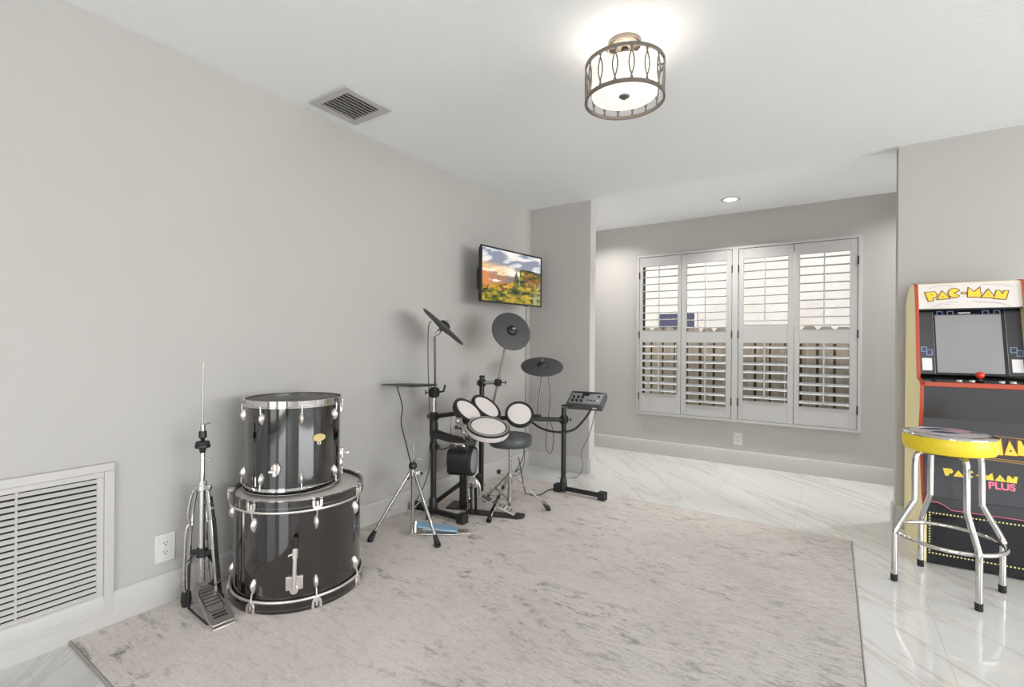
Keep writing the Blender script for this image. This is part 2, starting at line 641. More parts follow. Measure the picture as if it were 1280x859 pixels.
# ------------------------------------------------------------------ plantation shutters
sh = thing('plantation_shutters', 'white plantation shutters with four louvered panels over the far wall window', 'window shutters', (-.757, YF, .41))
SX0, SX1, SZ0, SZ1 = -1.715, 0.200, 0.413, 2.070
fr = MB().frame((SX0, SZ0), (SX1, SZ1), .022, YF - .05, YF)
fr.frame((SX0 - .008, SZ0 - .008), (SX1 + .008, SZ1 + .008), .014, YF - .018, YF)
fr.b2((-.793, YF - .05, SZ0 + .022), (-.741, YF, SZ1 - .022))
obj('frame', fr, M['shutter'], sh, .002)
panels = [(-1.690, -1.266, -1.660, -1.300, .63, 1.285, False), (-1.262, -.797, -1.212, -.846, .545, 1.272, True),
          (-.737, -.286, -.696, -.333, .62, 1.330, False), (-.282, .176, -.242, .122, .60, 1.283, True)]
PY0, PY1 = YF - .043, YF - .015
for (x0, x1, o0, o1, zb, zm, hr) in panels:
    z0, z1 = SZ0 + .025, SZ1 - .025
    zt, zl = 1.948, 1.160
    b = MB()
    b.b2((x0, PY0, z0), (o0, PY1, z1)).b2((o1, PY0, z0), (x1, PY1, z1))
    for za, zc in ((z0, zb), (zl, zm), (zt, z1)):
        b.b2((o0, PY0, za), (o1, PY1, zc))
    p = obj('shutter_panel', b, M['shutter'], sh, .002)
    for (za, zc, tilt, nm) in ((zm, zt, 3, 'u'), (zb, zl, 20, 'l')):
        n = max(1, round((zc - za) / .0755))
        pitch = (zc - za) / n
        lm = MB()
        for i in range(n):
            zz = za + pitch * (i + .5)
            t = math.radians(tilt)
            ay, az = V((0, math.cos(t), math.sin(t))), V((0, -math.sin(t), math.cos(t)))
            prof = [(-.032, 0), (-.026, .0042), (-.01, .0056), (.01, .0056), (.026, .0042), (.032, 0), (.026, -.0042), (.01, -.0056), (-.01, -.0056), (-.026, -.0042)]
            lm.prism(prof, V((o0 + .002, (PY0 + PY1) / 2, zz)), ay, az, V((1, 0, 0)), o1 - o0 - .004)
        obj('louver_slats', lm, M['shutter'], p, smooth=50)
        xm = (o0 + o1) / 2
        rod = MB().b2((xm - .0055, PY0 - .026, za + .03), (xm + .0055, PY0 - .017, zc + .012))
        obj('tilt_rod', rod, M['shutter'], p, .002)
    xh = x1 + .002 if hr else x0 - .002
    for zz in (.60, 1.24, 1.86):
        obj('hinge', MB().cyl((xh, PY0 - .006, zz - .036), (xh, PY0 - .006, zz + .036), .006, seg=10), M['black'], p)

# ------------------------------------------------------------------ outside the window
struct('ground_outside', MB().b2((-9, YF + .2, -.25), (9, 12, -.15)), M['ground'])
house = thing('neighbour_house', 'pale stucco house wall seen through the upper louvers', 'house', (0, 8.6, -.15))
obj('wall', MB().b2((-9, 8.6, -.15), (9, 8.9, 3.1)), M['stucco'], house)
w_ = obj('house_window', MB().frame((-2.62, 1.2), (-1.92, 1.72), .04, 8.555, 8.6), M['stucco'], house)
obj('pane', MB().b2((-2.58, 8.575, 1.24), (-1.96, 8.59, 1.68)), M['navy'], w_)
fe = thing('picket_fence', 'weathered dog-eared wooden fence outside the window', 'fence', (0, 6.7, -.15))
for row, yy, nm, wm in ((0, 6.70, 'pickets', 'fence'), (1, 6.735, 'gap_shade_boards', 'fenceshade')):  # rear row added behind the gaps; its darker wood paints their shade
    pk = MB()
    x = -4.2 + row * .075
    while x < 2.6:
        w = .138
        zt = 1.37 + random.uniform(-.012, .012) - row * .05
        pk.prism([(0, 0), (w, 0), (w, zt + .12), (w - .025, zt + .15), (.025, zt + .15), (0, zt + .12)], (x, yy + random.uniform(-.003, .003), -.15), (1, 0, 0), (0, 0, 1), (0, 1, 0), .016)
        x += w + (random.uniform(.016, .034) if not row else .008)
    obj(nm, pk, M[wm], fe)
for z in (.2, 1.1):
    obj('rail', MB().b2((-4.2, 6.742, z), (2.7, 6.79, z + .09)), M['fence'], fe)
for xx in (-3.6, -2.35, -1.1, .15, 1.4):
    obj('post', MB().b2((xx - .045, 6.792, -.15), (xx + .045, 6.88, 1.3)), M['fence'], fe)

# ------------------------------------------------------------------ rug
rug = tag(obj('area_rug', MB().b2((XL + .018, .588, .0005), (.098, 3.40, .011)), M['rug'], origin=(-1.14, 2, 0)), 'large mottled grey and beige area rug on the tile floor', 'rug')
bd = MB()
rx0, rx1, ry0, ry1 = XL + .018, .102, .584, 3.404
bd.tube([(rx0, ry0, .006), (rx1, ry0, .006), (rx1, ry1, .006), (rx0, ry1, .006), (rx0, ry0, .006)], .005, 8)
obj('binding', bd, M['binding'], rug)

# ------------------------------------------------------------------ wall and ceiling fittings
g = thing('return_air_grille', 'big white louvered return air grille low on the left wall', 'air grille', (XL, .3, .06))
gy0, gy1, gz0, gz1 = -.14, .716, .059, .653
gm = MB().frame((gy0, gz0), (gy1, gz1), .032, XL, XL + .017, 'x')
gm.frame((gy0 + .032, gz0 + .032), (gy1 - .032, gz1 - .032), .022, XL, XL + .011, 'x')
obj('frame', gm, M['trim'], g, .002)
obj('backing', MB().b2((XL + .0005, gy0 + .05, gz0 + .05), (XL + .002, gy1 - .05, gz1 - .05)), M['dark'], g)  # dark plate painted in for the shade of the recess behind the slats
sl = MB()
n = 22
for i in range(n):
    z = gz0 + .054 + (gz1 - gz0 - .108) * (i + .5) / n
    sl.box((XL + .009, (gy0 + gy1) / 2, z), (.0158, gy1 - gy0 - .106, .0018), (V((.62, 0, -.78)), V((0, 1, 0)), V((.78, 0, .62))))
obj('slats', sl, M['trim'], g)
obj('stiffener', MB().b2((XL + .003, .437, gz0 + .054), (XL + .0105, .443, gz1 - .054)), M['trim'], g)


def outlet(label, c, ey, nrm):
    c, ey, nrm = V(c), V(ey), V(nrm)
    ez = V((0, 0, 1))
    o = thing('wall_outlet', label, 'power outlet', c)
    obj('cover_plate', MB().box(c + nrm * .003, (.076, .120, .006), (ey, ez, nrm)), M['white'], o, .003)
    for s in (-1, 1):
        cc = c + ez * (s * .0195) + nrm * .0065
        f = obj('receptacle', MB().lathe([(0, 0), (.0165, 0), (.0165, .002), (0, .002)], cc - nrm * .001, nrm, 20), M['white'], o)
        sm = MB()
        sm.box(cc + ey * -.006 + ez * .004 + nrm * .0012, (.0022, .008, .0015), (ey, ez, nrm))
        sm.box(cc + ey * .006 + ez * .004 + nrm * .0012, (.0022, .0065, .0015), (ey, ez, nrm))
        sm.lathe([(0, 0), (.0028, 0), (.0028, .0015), (0, .0015)], cc - ez * .006 + nrm * .0006, nrm, 10)
        obj('slots', sm, M['slot'], f)
    obj('screw', MB().lathe([(0, 0), (.003, 0), (.002, .0015), (0, .0018)], c + nrm * .006, nrm, 10), M['satin'], o)
    return o


outlet('white duplex outlet on the left wall beside the air grille', (XL, .896, .247), (0, 1, 0), (1, 0, 0))
outlet('white duplex outlet on the far wall below the shuttered window', (-.740, YF, .2475), (1, 0, 0), (0, -1, 0))

vt = thing('ceiling_vent', 'white rectangular air vent with dark slots on the ceiling', 'air vent', (-2.147, 1.65, H))
va, vb = (-2.299, 1.5), (-1.993, 1.80)
vm = MB()
for (p, q) in (((va[0], va[1]), (vb[0], va[1] + .045)), ((va[0], vb[1] - .045), (vb[0], vb[1])), ((va[0], va[1] + .045), (va[0] + .045, vb[1] - .045)), ((vb[0] - .045, va[1] + .045), (vb[0], vb[1] - .045))):
    vm.b2((p[0], p[1], H - .012), (q[0], q[1], H))
obj('frame', vm, M['trim'], vt, .003)
obj('duct_shade', MB().b2((va[0] + .04, va[1] + .04, H - .0025), (vb[0] - .04, vb[1] - .04, H - .0005)), M['dark'], vt)  # flat dark sheet standing in for the shade inside the vent
vs_ = MB()
for i in range(8):
    xx = va[0] + .05 + (vb[0] - va[0] - .1) * (i + .5) / 8
    vs_.box((xx, (va[1] + vb[1]) / 2, H - .009), (.014, vb[1] - va[1] - .09, .0016), (V((.55, 0, -.835)), V((0, 1, 0)), V((.835, 0, .55))))
obj('slats', vs_, M['trim'], vt)

rl = thing('recessed_light', 'small round recessed light glowing in the ceiling near the far wall', 'ceiling light', (-.74, 4.50, H))
obj('trim_ring', MB().lathe([(.052, 0), (.078, 0), (.078, -.004), (.070, -.007), (.052, -.004)], (-.74, 4.50, H), (0, 0, 1), 40, True), M['trim'], rl)
obj('lamp', MB().lathe([(0, -.001), (.052, -.001), (.052, -.003), (0, -.0035)], (-.74, 4.50, H), (0, 0, 1), 40), M['lamp'], rl)

# drum-shaped ceiling fixture
FXC = V((-.731, 1.929, 0))
cf = thing('ceiling_fixture', 'round drum-shaped nickel ceiling light with looped metal lattice and white shade', 'ceiling light', (FXC.x, FXC.y, H))
obj('canopy', MB().lathe([(0, H), (.068, H), (.068, H - .016), (.058, H - .026), (.02, H - .030), (0, H - .030)], FXC, (0, 0, 1), 40), M['nickel'], cf)
obj('stem', MB().cyl(FXC + V((0, 0, H - .03)), FXC + V((0, 0, 2.283)), .009).lathe([(0, 0), (.016, .004), (.016, .016), (0, .02)], FXC + V((0, 0, H - .052)), (0, 0, 1), 16), M['nickel'], cf)
RR, ZT, ZB = .161, 2.298, 2.158
obj('upper_ring', MB().lathe([(RR - .004, -.007), (RR + .003, -.007), (RR + .003, .007), (RR - .004, .007)], FXC + V((0, 0, ZT)), (0, 0, 1), 64, True), M['nickel'], cf)
obj('lower_ring', MB().lathe([(RR - .004, -.007), (RR + .003, -.007), (RR + .003, .007), (RR - .004, .007)], FXC + V((0, 0, ZB)), (0, 0, 1), 64, True), M['nickel'], cf)
lat = MB()
NL = 16
for k in range(NL):
    th = 2 * PI * (k + .35) / NL
    for s in (-1, 1):
        pts = []
        for j in range(13):
            q = j / 12
            a = th + s * (.064 * math.sin(PI * (q * 1.42 - .21)))
            pts.append(FXC + V((RR * math.cos(a), RR * math.sin(a), ZB + (ZT - ZB) * q)))
        lat.tube(pts, .0030, 6)
obj('lattice', lat, M['nickel'], cf)
spk = MB()
for k in range(3):
    a = 2 * PI * k / 3 + .4
    spk.bar(FXC + V((0, 0, 2.288)), FXC + V(((RR - .002) * math.cos(a), (RR - .002) * math.sin(a), 2.296)), .008, .004)
obj('spider_arm', spk, M['nickel'], cf)
obj('shade', MB().lathe([(.132, 2.180), (.134, 2.180), (.134, 2.284), (.132, 2.284)], FXC, (0, 0, 1), 64, True), M['shade'], cf)
obj('diffuser', MB().lathe([(0, 2.176), (.125, 2.180), (.134, 2.184), (.131, 2.187), (0, 2.184)], FXC, (0, 0, 1), 64), M['diffuser'], cf)
obj('finial', MB().lathe([(0, 2.162), (.008, 2.163), (.013, 2.168), (.021, 2.172), (.022, 2.176), (0, 2.178)], FXC, (0, 0, 1), 24), M['nickel'], cf)

# ------------------------------------------------------------------ television
tl, tr_ = V((-2.170, 2.826, 0)), V((-2.078, 3.556, 0))
tw = (tr_ - tl).length
tx = (tr_ - tl).normalized()
tn = V((tx.y, -tx.x, 0))            # out of the screen
tmid = (tl + tr_) / 2
TVZ, TVH, TVW = 1.659, .424, .735
tcen = V((tmid.x, tmid.y, TVZ))
pitch = math.radians(4)
tz = V((0, 0, 1)) * math.cos(pitch) + tn * math.sin(pitch)
tz = V((0, 0, 1))
tv = thing('flat_screen_tv', 'flat screen television showing a sunlit mountain landscape, tilted off the left wall', 'television', tcen)
obj('back_shell', MB().box(tcen - tn * .022, (TVW * .96, .034, TVH * .95), (tx, tn, tz)), M['black'], tv, .008)
bz = MB()
for s in (-1, 1):
    bz.box(tcen + tz * (s * (TVH / 2 - .006)), (TVW, .02, .012), (tx, tn, tz))
    bz.box(tcen + tx * (s * (TVW / 2 - .006)), (.012, .02, TVH - .024), (tx, tn, tz))
obj('bezel', bz, M['black'], tv, .002)
obj('sensor_lip', MB().box(tcen - tz * (TVH / 2 + .003) + tx * .16 + tn * .006, (.05, .008, .008), (tx, tn, tz)), M['dgrey'], tv)


def landscape(a, z):
    """Colour of the broadcast picture at a (0..1 across) and z (0..1 up)."""
    def mixc(p, q, t):
        t = max(0, min(1, t))
        return tuple(x + (y - x) * t for x, y in zip(p, q))
    fb = lambda x, y, s: noise.fractal(V((x * s, y * s, 3.1)), 1.0, 2.0, 6)
    sky = mixc((.93, .72, .48), (.62, .66, .72), (z - .58) / .22 + (a - .25) * .7)
    cl = fb(a * 1.0 + 2, z * 2.4 - a * .5, 3.4)
    sky = mixc(sky, (.90, .87, .84), .35 + cl * 1.6) if cl > -.12 else mixc(sky, (.47, .48, .54), .75)
    if a < .6:
        sky = mixc(sky, (1, .80, .52), max(0, .8 * (1 - a / .6) * (1 - abs(z - .66) / .09)))
    far = .55 - .10 * a + .03 * fb(a, 0, 6)
    mid = .30 + .20 * a + .03 * fb(a, 1, 9)
    ridge = .24 + .5 * max(0, a - .36) + .03 * fb(a, 4, 8)
    if .50 < a < .60:
        ridge = max(ridge, .42 + .22 * (1 - abs(a - .555) / .055))
    if a > .62:
        ridge = .66 + .05 * min(1, (a - .62) / .03) - .06 * (a - .62) + .02 * fb(a, 2, 14)
    n1, n2, n3 = fb(a * 1.3 + z, z * 2 - a, 5), fb(a, z, 15), fb(a * 3 - z, z, 22)
    if z < ridge:
        c = mixc((.24, .29, .10), (.72, .60, .16), .45 + n1 * 1.2 + n2 * .22)
        if .44 < a < .63 and z > .25:
            c = mixc(c, (.25, .33, .20), .65 + n2)
        if a > .70 and z > .36:
            c = mixc(c, (.44, .26, .18), .5 + n2 * 1.3)
        if a > .62 and z > ridge - .06:
            c = mixc(c, (.22, .28, .18), .8)
        if n1 < -.34 or n3 > .55:
            c = mixc(c, (.13, .12, .08), .8)
        if a > .86 and z < .5 - (1 - a) * 2 and n2 > -.1:
            c = mixc(c, (.60, .60, .52), .7)
        return c
    if z < mid:
        c = mixc((.55, .38, .12), (.80, .62, .22), .5 + fb(a - z * 2, z * 3, 6) * 1.2)
        return mixc(c, (.30, .22, .10), .8) if n1 < -.3 else c
    if z < far:
        c = mixc((.78, .50, .30), (.47, .42, .44), (a - .05) / .45 + n1 * .5)
        if .10 < a < .30 and abs(z - .40 - .03 * fb(a, z, 10)) < .02 * (1 - abs(a - .2) / .1):
            c = (.93, .86, .80)
        return c
    return sky


NX, NZ = 120, 70
pm = MB()
sw, shh = TVW - .024, TVH - .024
o0 = tcen - tx * (sw / 2) - tz * (shh / 2) + tn * .004
for j in range(NZ + 1):
    for i in range(NX + 1):
        pm.v.append(o0 + tx * (sw * i / NX) + tz * (shh * j / NZ))
for j in range(NZ):
    for i in range(NX):
        a = j * (NX + 1) + i
        pm.f.append((a, a + 1, a + NX + 2, a + NX + 1))
scr = obj('screen', pm, M['tv'], tv, smooth=0)
ca = scr.data.color_attributes.new('picture', 'FLOAT_COLOR', 'CORNER')
for p in scr.data.polygons:
    cc = [0, 0, 0]
    c_ = V()
    for vi in p.vertices:
        c_ += scr.data.vertices[vi].co
    w = c_ / len(p.vertices) + tcen - o0
    c = landscape(w.dot(tx) / sw, w.dot(tz) / shh)
    for li in p.loop_indices:
        ca.data[li].color = (*[max(0, q) ** 2.2 for q in c], 1)

mt = thing('tv_wall_mount', 'black swivel bracket holding the television to the left wall', 'wall mount', (XL, 3.06, TVZ))
obj('wall_plate', MB().box((XL + .008, 3.12, TVZ), (.016, .12, .17)), M['blackm'], mt, .003)
obj('arm', MB().bar((XL + .016, 3.12, TVZ + .03), (tcen - tn * .055 + V((0, -.04, .03))), .035, .05).bar((XL + .016, 3.12, TVZ - .05), (tcen - tn * .055 + V((0, -.04, -.05))), .035, .05), M['blackm'], mt)
obj('tv_plate', MB().box(tcen - tn * .046, (.24, .012, .22), (tx, tn, tz)), M['blackm'], mt)

# cord that drops from the television to the floor
tc0 = tcen + tx * .187 - tn * .012 - tz * (TVH / 2 + .003)
tag(obj('tv_power_cord', MB().tube([tc0, tc0 - ez_ * .3, tc0 - ez_ * .8, V((tc0.x, tc0.y, .35)), V((tc0.x - .02, tc0.y + .01, .12)), V((tc0.x - .1, tc0.y + .03, .018)), V((XL + .06, tc0.y + .10, .018))], .0028, 6, 6), M['dgrey']),
    'thin grey power cord hanging straight down the wall from the television', 'cord')

# ------------------------------------------------------------------ acoustic drums
BC, BR = V((-2.080, 1.332, 0)), .2855
bdz0, bdz1 = .0115, .474


def lug(mb, c, nrm, hh, w=.011):
    """Teardrop lug body standing off a shell."""
    ez = V((0, 0, 1))
    t = nrm.cross(ez)
    vs, fs = [], []
    nS, nR = 10, 8
    for j in range(nR + 1):
        q = j / nR
        r = math.sin(PI * min(.96, max(.04, q))) ** .6
        for k in range(nS):
            a = PI * k / (nS - 1)
            vs.append(c + ez * (hh * (q - .5)) + t * (w * r * math.cos(a)) + nrm * (.019 * r * math.sin(a)))
    for j in range(nR):
        for k in range(nS - 1):
            a = j * nS + k
            fs.append((a, a + 1, a + nS + 1, a + nS))
        fs.append((j * nS + nS - 1, j * nS, (j + 1) * nS, (j + 1) * nS + nS - 1))
    fs.append(tuple(range(nS)))
    fs.append(tuple(nR * nS + k for k in range(nS)))
    return mb.add(vs, fs)


bass = thing('bass_drum', 'big dark gloss bass drum standing on its face, carrying a smaller drum', 'drum', (BC.x, BC.y, bdz0))
SRB = .272
obj('shell', MB().lathe([(SRB - .006, .05), (SRB, .05), (SRB, .436), (SRB - .006, .436)], BC, (0, 0, 1), 96, True), M['shell2'], bass)
for (za, zb, zr) in ((bdz0, .054, .058), (.432, bdz1, .428)):
    hp = obj('hoop', MB().lathe([(BR - .013, za), (BR, za), (BR, zb), (BR - .013, zb)], BC, (0, 0, 1), 96, True), M['hoop'], bass, .0015)
    obj('inlay', MB().lathe([(BR - .002, (za + zb) / 2 - .008), (BR + .0006, (za + zb) / 2 - .008), (BR + .0006, (za + zb) / 2 - .006), (BR - .002, (za + zb) / 2 - .006)], BC, (0, 0, 1), 96, True), M['nickel'], hp)
    obj('rim', MB().torus(BC + V((0, 0, zr)), (0, 0, 1), BR - .004, .006, 96, 10), M['castm'], bass)
obj('head', MB().lathe([(0, .462), (BR - .026, .462), (BR - .013, .455), (BR - .013, .45), (0, .45)], BC, (0, 0, 1), 96), M['clearhead'], bass)
obj('head', MB().lathe([(0, .03), (BR - .014, .03), (BR - .014, .034), (0, .034)], BC, (0, 0, 1), 96), M['clearhead'], bass)
angs = [25 + 51.43 * k for k in range(7)]
angs = [26, 341, 288, 238, 188, 134, 80]
for th in angs:
    a = math.radians(th)
    nr = V((math.cos(a), math.sin(a), 0))
    t = V((-nr.y, nr.x, 0))
    for (zl, zc, ze, sgn) in ((.372, .452, bdz1, 1), (.118, .034, bdz0, -1)):
        obj('lug', lug(MB(), BC + nr * SRB + V((0, 0, zl)), nr, .058), M['castm'], bass)
        pr_ = BC + nr * (BR + .008)
        obj('tension_rod', MB().cyl(BC + nr * (SRB + .010) + V((0, 0, zl + sgn * .024)), pr_ + V((0, 0, zc)), .0035, seg=8), M['castm'], bass)
        cl = MB()
        q = []
        for k in range(9):
            b_ = PI * k / 8
            q.append((.021 * math.cos(b_), -.026 * math.sin(b_)))
        poly = q + [(-.021, .018), (-.010, .018), (-.010, -.006), (-.005, -.010), (-.005, .012), (.005, .012), (.005, -.010), (.010, -.006), (.010, .018), (.021, .018)]
        poly = [(px_, py_ * sgn) for px_, py_ in poly]
        cl.prism(poly, BC + nr * (BR + .001) + V((0, 0, zc)), t, V((0, 0, 1)), nr, .008)
        ztop = zc + sgn * .018
        for s in (-1, 1):
            cl.b2(V((0, 0, 0)), V((0, 0, 0))) if False else None
            cc = BC + nr * (BR - .004) + t * (s * .0155) + V((0, 0, ze + (.0025 if sgn > 0 else .004)))
            cl.box(cc, (.011, .026, .005), (t, nr, V((0, 0, 1))))
        obj('claw', cl, M['castm'], bass, .001)
# folded spur and its bracket on the front, and one round the side
for th, z0 in ((323.5, .10), (205, .17)):
    a = math.radians(th)
    nr = V((math.cos(a), math.sin(a), 0))
    t = V((-nr.y, nr.x, 0))
    c0 = BC + nr * (SRB + .004) + V((0, 0, z0 + .032))
    br = MB().box(c0, (.066, .010, .056), (t, nr, V((0, 0, 1))))
    br.box(c0 + nr * .012 + t * -.002, (.022, .018, .066), (t, nr, V((0, 0, 1))))
    br.lathe([(0, 0), (.017, 0), (.017, .012), (0, .014)], c0 + nr * .010 + V((0, 0, -.022)), nr, 20)
    b_ = obj('spur_bracket', br, M['castm'], bass, .002)
    s0 = c0 + nr * .024 + V((0, 0, -.02))
    s1 = c0 + nr * .018 + t * .004 + V((0, 0, .165))
    sp = obj('spur', MB().cyl(s0, s1, .0085, seg=14), M['castm'], bass)
    obj('sleeve', MB().cyl(s0 + (s1 - s0) * .70, s0 + (s1 - s0) * .90, .0115, seg=14).tube([s0 + (s1 - s0) * .82, s0 + (s1 - s0) * .78 + nr * .006 - t * .026], .004, 8), M['castm'], sp)
    obj('rubber_tip', MB().lathe([(0, 0), (.011, 0), (.013, .012), (.011, .036), (.004, .044), (0, .044)], s1 - (s1 - s0).normalized() * .012, s1 - s0, 16), M['rubber'], sp)

TC, TR = V((-2.100, 1.313, 0)), .204
tz0, tz1 = .477, .880
tom = thing('floor_tom', 'black gloss floor tom with chrome hoops, stacked on the bass drum', 'drum', (TC.x, TC.y, tz0))
obj('shell', MB().lathe([(TR - .006, tz0 + .010), (TR, tz0 + .010), (TR, tz1 - .012), (TR - .006, tz1 - .012)], TC, (0, 0, 1), 96, True), M['shell'], tom)


def hoop_prof(z, s):
    return [(TR + .001, z - s * .030), (TR + .010, z - s * .030), (TR + .010, z - s * .026), (TR + .005, z - s * .024), (TR + .005, z - s * .003), (TR + .010, z - s * .002), (TR + .010, z), (TR + .001, z)]


obj('upper_hoop', MB().lathe(hoop_prof(tz1, 1), TC, (0, 0, 1), 96, True), M['chrome'], tom)
obj('lower_hoop', MB().lathe(hoop_prof(tz0, -1), TC, (0, 0, 1), 96, True), M['chrome'], tom)
obj('batter_head', MB().lathe([(0, tz1 - .006), (TR - .006, tz1 - .006), (TR + .0005, tz1 - .010), (TR + .0005, tz1 - .02), (0, tz1 - .02)], TC, (0, 0, 1), 96), M['tomhead'], tom)
obj('bottom_head', MB().lathe([(0, tz0 + .012), (TR - .008, tz0 + .012), (TR - .008, tz0 + .016), (0, tz0 + .016)], TC, (0, 0, 1), 64), M['clearhead'], tom)
for th in (23, 336, 290, 240, 191, 146, 103, 63):
    a = math.radians(th)
    nr = V((math.cos(a), math.sin(a), 0))
    for (zl, zh, s) in ((tz1 - .075, tz1 - .028, 1), (tz0 + .068, tz0 + .026, -1)):
        obj('lug', lug(MB(), TC + nr * TR + V((0, 0, zl)), nr, .050, .0095), M['castm'], tom)
        obj('tension_rod', MB().cyl(TC + nr * (TR + .011) + V((0, 0, zl + s * .02)), TC + nr * (TR + .012) + V((0, 0, zh + s * .006)), .003, seg=8), M['castm'], tom)
a = math.radians(357.6)
nr = V((math.cos(a), math.sin(a), 0))
bd_ = MB()
bp = [(.030 * math.cos(2 * PI * k / 28), .017 * math.sin(2 * PI * k / 28)) for k in range(28)]
bd_.prism(bp, TC + nr * (TR - .001) + V((0, 0, .712)), V((-nr.y, nr.x, 0)), V((0, 0, 1)), nr, .0045)
obj('badge', bd_, M['badge'], tom, .001)
obj('vent_grommet', MB().torus(TC + nr * (TR + .001) + V((0, 0, .688)), nr, .0065, .003, 20, 8), M['castm'], tom)
for th in (188, 68, 308):
    a = math.radians(th)
    nr = V((math.cos(a), math.sin(a), 0))
    t = V((-nr.y, nr.x, 0))
    zb = .590
    mb = MB().prism([(.019 * math.cos(2 * PI * k / 20), .027 * math.sin(2 * PI * k / 20)) for k in range(20)], TC + nr * (TR - .001) + V((0, 0, zb)), t, V((0, 0, 1)), nr, .010)
    mb.cyl(TC + nr * (TR + .016) + V((0, 0, zb - .026)), TC + nr * (TR + .016) + V((0, 0, zb + .026)), .009, seg=14)
    bk = obj('leg_bracket', mb, M['castm'], tom, .002)
    obj('wing_screw', MB().cyl(TC + nr * (TR + .02) + V((0, 0, zb)), TC + nr * (TR + .040) + V((0, 0, zb)), .004, seg=8).box(TC + nr * (TR + .040) + V((0, 0, zb)), (.026, .010, .008), (t, nr, V((0, 0, 1)))), M['castm'], bk)

# ------------------------------------------------------------------ folded chrome hi-hat stand beside the bass drum
HC = V((-2.214, .968, 0))
RZ = .0115
hs = thing('hi_hat_stand', 'folded chrome hi-hat stand with a grey ridged pedal beside the bass drum', 'hi-hat stand', (HC.x, HC.y, RZ))
ez = V((0, 0, 1))
obj('pull_rod', MB().cyl(HC + ez * .62, HC + ez * 1.045, .0032, seg=10), M['steel'], hs)
obj('lower_tube', MB().cyl(HC + ez * .12, HC + ez * .54, .0125, seg=20).cyl(HC + ez * .515, HC + ez * .545, .0165, seg=20), M['chrome'], hs)
obj('upper_tube', MB().cyl(HC + ez * .54, HC + ez * .665, .0095, seg=20), M['chrome'], hs)
obj('seat_cup', MB().lathe([(0, .664), (.010, .664), (.014, .682), (.028, .686), (.030, .692), (.028, .698), (.010, .700), (.0, .70)], HC, ez, 28), M['black'], hs)
obj('felt', MB().lathe([(0, .699), (.026, .699), (.027, .706), (.024, .712), (0, .712)], HC, ez, 28), M['rubber'], hs)
obj('clutch', MB().lathe([(.0, .712), (.007, .712), (.008, .722), (.015, .730), (.015, .752), (.013, .756), (0, .756)], HC, ez, 24), M['black'], hs)
obj('clutch_top', MB().cyl(HC + ez * .756, HC + ez * .785, .0095, seg=18).tube([HC + ez * .778, HC + ez * .785 + RGT * .012, HC + ez * .790 + RGT * .032], .003, 8), M['steel'], hs)
obj('wing_bolt', MB().tube([HC + ez * .645, HC + RGT * .016 + ez * .64, HC + RGT * .036 + ez * .632], .0035, 8), M['chrome'], hs)
obj('collar', MB().cyl(HC + ez * .505, HC + ez * .530, .019, seg=20).box(HC + ez * .517, (.075, .016, .022), (RGT.normalized(), FWD, ez)), M['chrome'], hs, .002)
obj('tripod_hub', MB().cyl(HC + ez * .225, HC + ez * .262, .021, seg=20).box(HC + ez * .243, (.09, .02, .018), (RGT.normalized(), FWD, ez)), M['black'], hs, .002)
rr_ = V((RGT.x, RGT.y, 0)).normalized()
legdirs = [(-rr_ * .9 + FWD * .1), (rr_ * .95 - FWD * .15), (-rr_ * .1 + FWD * 1.0)]
for i, d in enumerate(legdirs):
    d = V((d.x, d.y, 0)).normalized()
    top = HC + d * .030 + ez * .51
    knee = HC + d * .050 + ez * .37
    foot = HC + d * (.068, .082, .085)[i] + ez * (RZ + .052)
    s_ = V((-d.y, d.x, 0))
    lg = MB()
    if i == 1:
        lg.bar(top, knee + ez * .02, .020, .012, d).bar(knee + ez * .02, foot, .026, .012, d)
    else:
        for s in (-1, 1):
            lg.tube([top + s_ * (s * .006), top + d * .010 + s_ * (s * .013) - ez * .03, knee + d * .004 + s_ * (s * .013) + ez * .03, knee - ez * .02 + s_ * (s * .004)], .0055, 8, 4)
            lg.tube([knee + s_ * (s * .004), knee + d * .012 + s_ * (s * .014) - ez * .05, foot + ez * .06 + s_ * (s * .014), foot + s_ * (s * .005)], .0055, 8, 4)
    L = obj('leg', lg, M['chrome'], hs, .001)
    obj('strut', MB().bar(HC + d * .02 + ez * .243, HC + d * .062 + ez * .20, .012, .004), M['black'], L)
    obj('rubber_foot', MB().lathe([(0, RZ), (.016, RZ), (.020, RZ + .02), (.018, RZ + .055), (.010, RZ + .066), (0, RZ + .066)], HC + d * (.070, .084, .087)[i], ez, 16), M['rubber'], L)
toe = V((-1.985, .950, 0))
pd = (toe - HC)
pd.z = 0
pd.normalize()
ps = V((-pd.y, pd.x, 0))
p_top = HC + pd * .012 + ez * .100
p_toe = toe + ez * (RZ + .012)
pa = (p_toe - p_top).normalized()
pn = ps.cross(pa)
if pn.z < 0:
    pn = -pn
PLn = (p_toe - p_top).length
board = [(0, -.018), (.03, -.033), (PLn * .55, -.043), (PLn * .93, -.046), (PLn, -.040), (PLn, .040), (PLn * .93, .046), (PLn * .55, .043), (.03, .033), (0, .018)]
fb_ = obj('footboard', MB().prism(board, p_top, pa, ps, pn, .009), M['satin'], hs, .002)
gr = MB()
for k in range(5):
    q = .045 + k * .019
    wdt = .022 + k * .0025
    gr.box(p_top + pa * q + pn * .0095, (.0035, wdt * 2, .002), (pa, ps, pn))
ol = [(.028, -.022), (.045, -.029), (PLn * .62, -.031), (PLn * .70, -.022), (PLn * .70, .022), (PLn * .62, .031), (.045, .029), (.028, .022)]
pts = [p_top + pa * q[0] + ps * q[1] + pn * .0095 for q in ol]
gr.tube(pts + [pts[0]], .0016, 6)
for q in (.77, .84):
    gr.box(p_top + pa * (PLn * q) + pn * .0095, (.007, .05, .002), (pa, ps, pn))
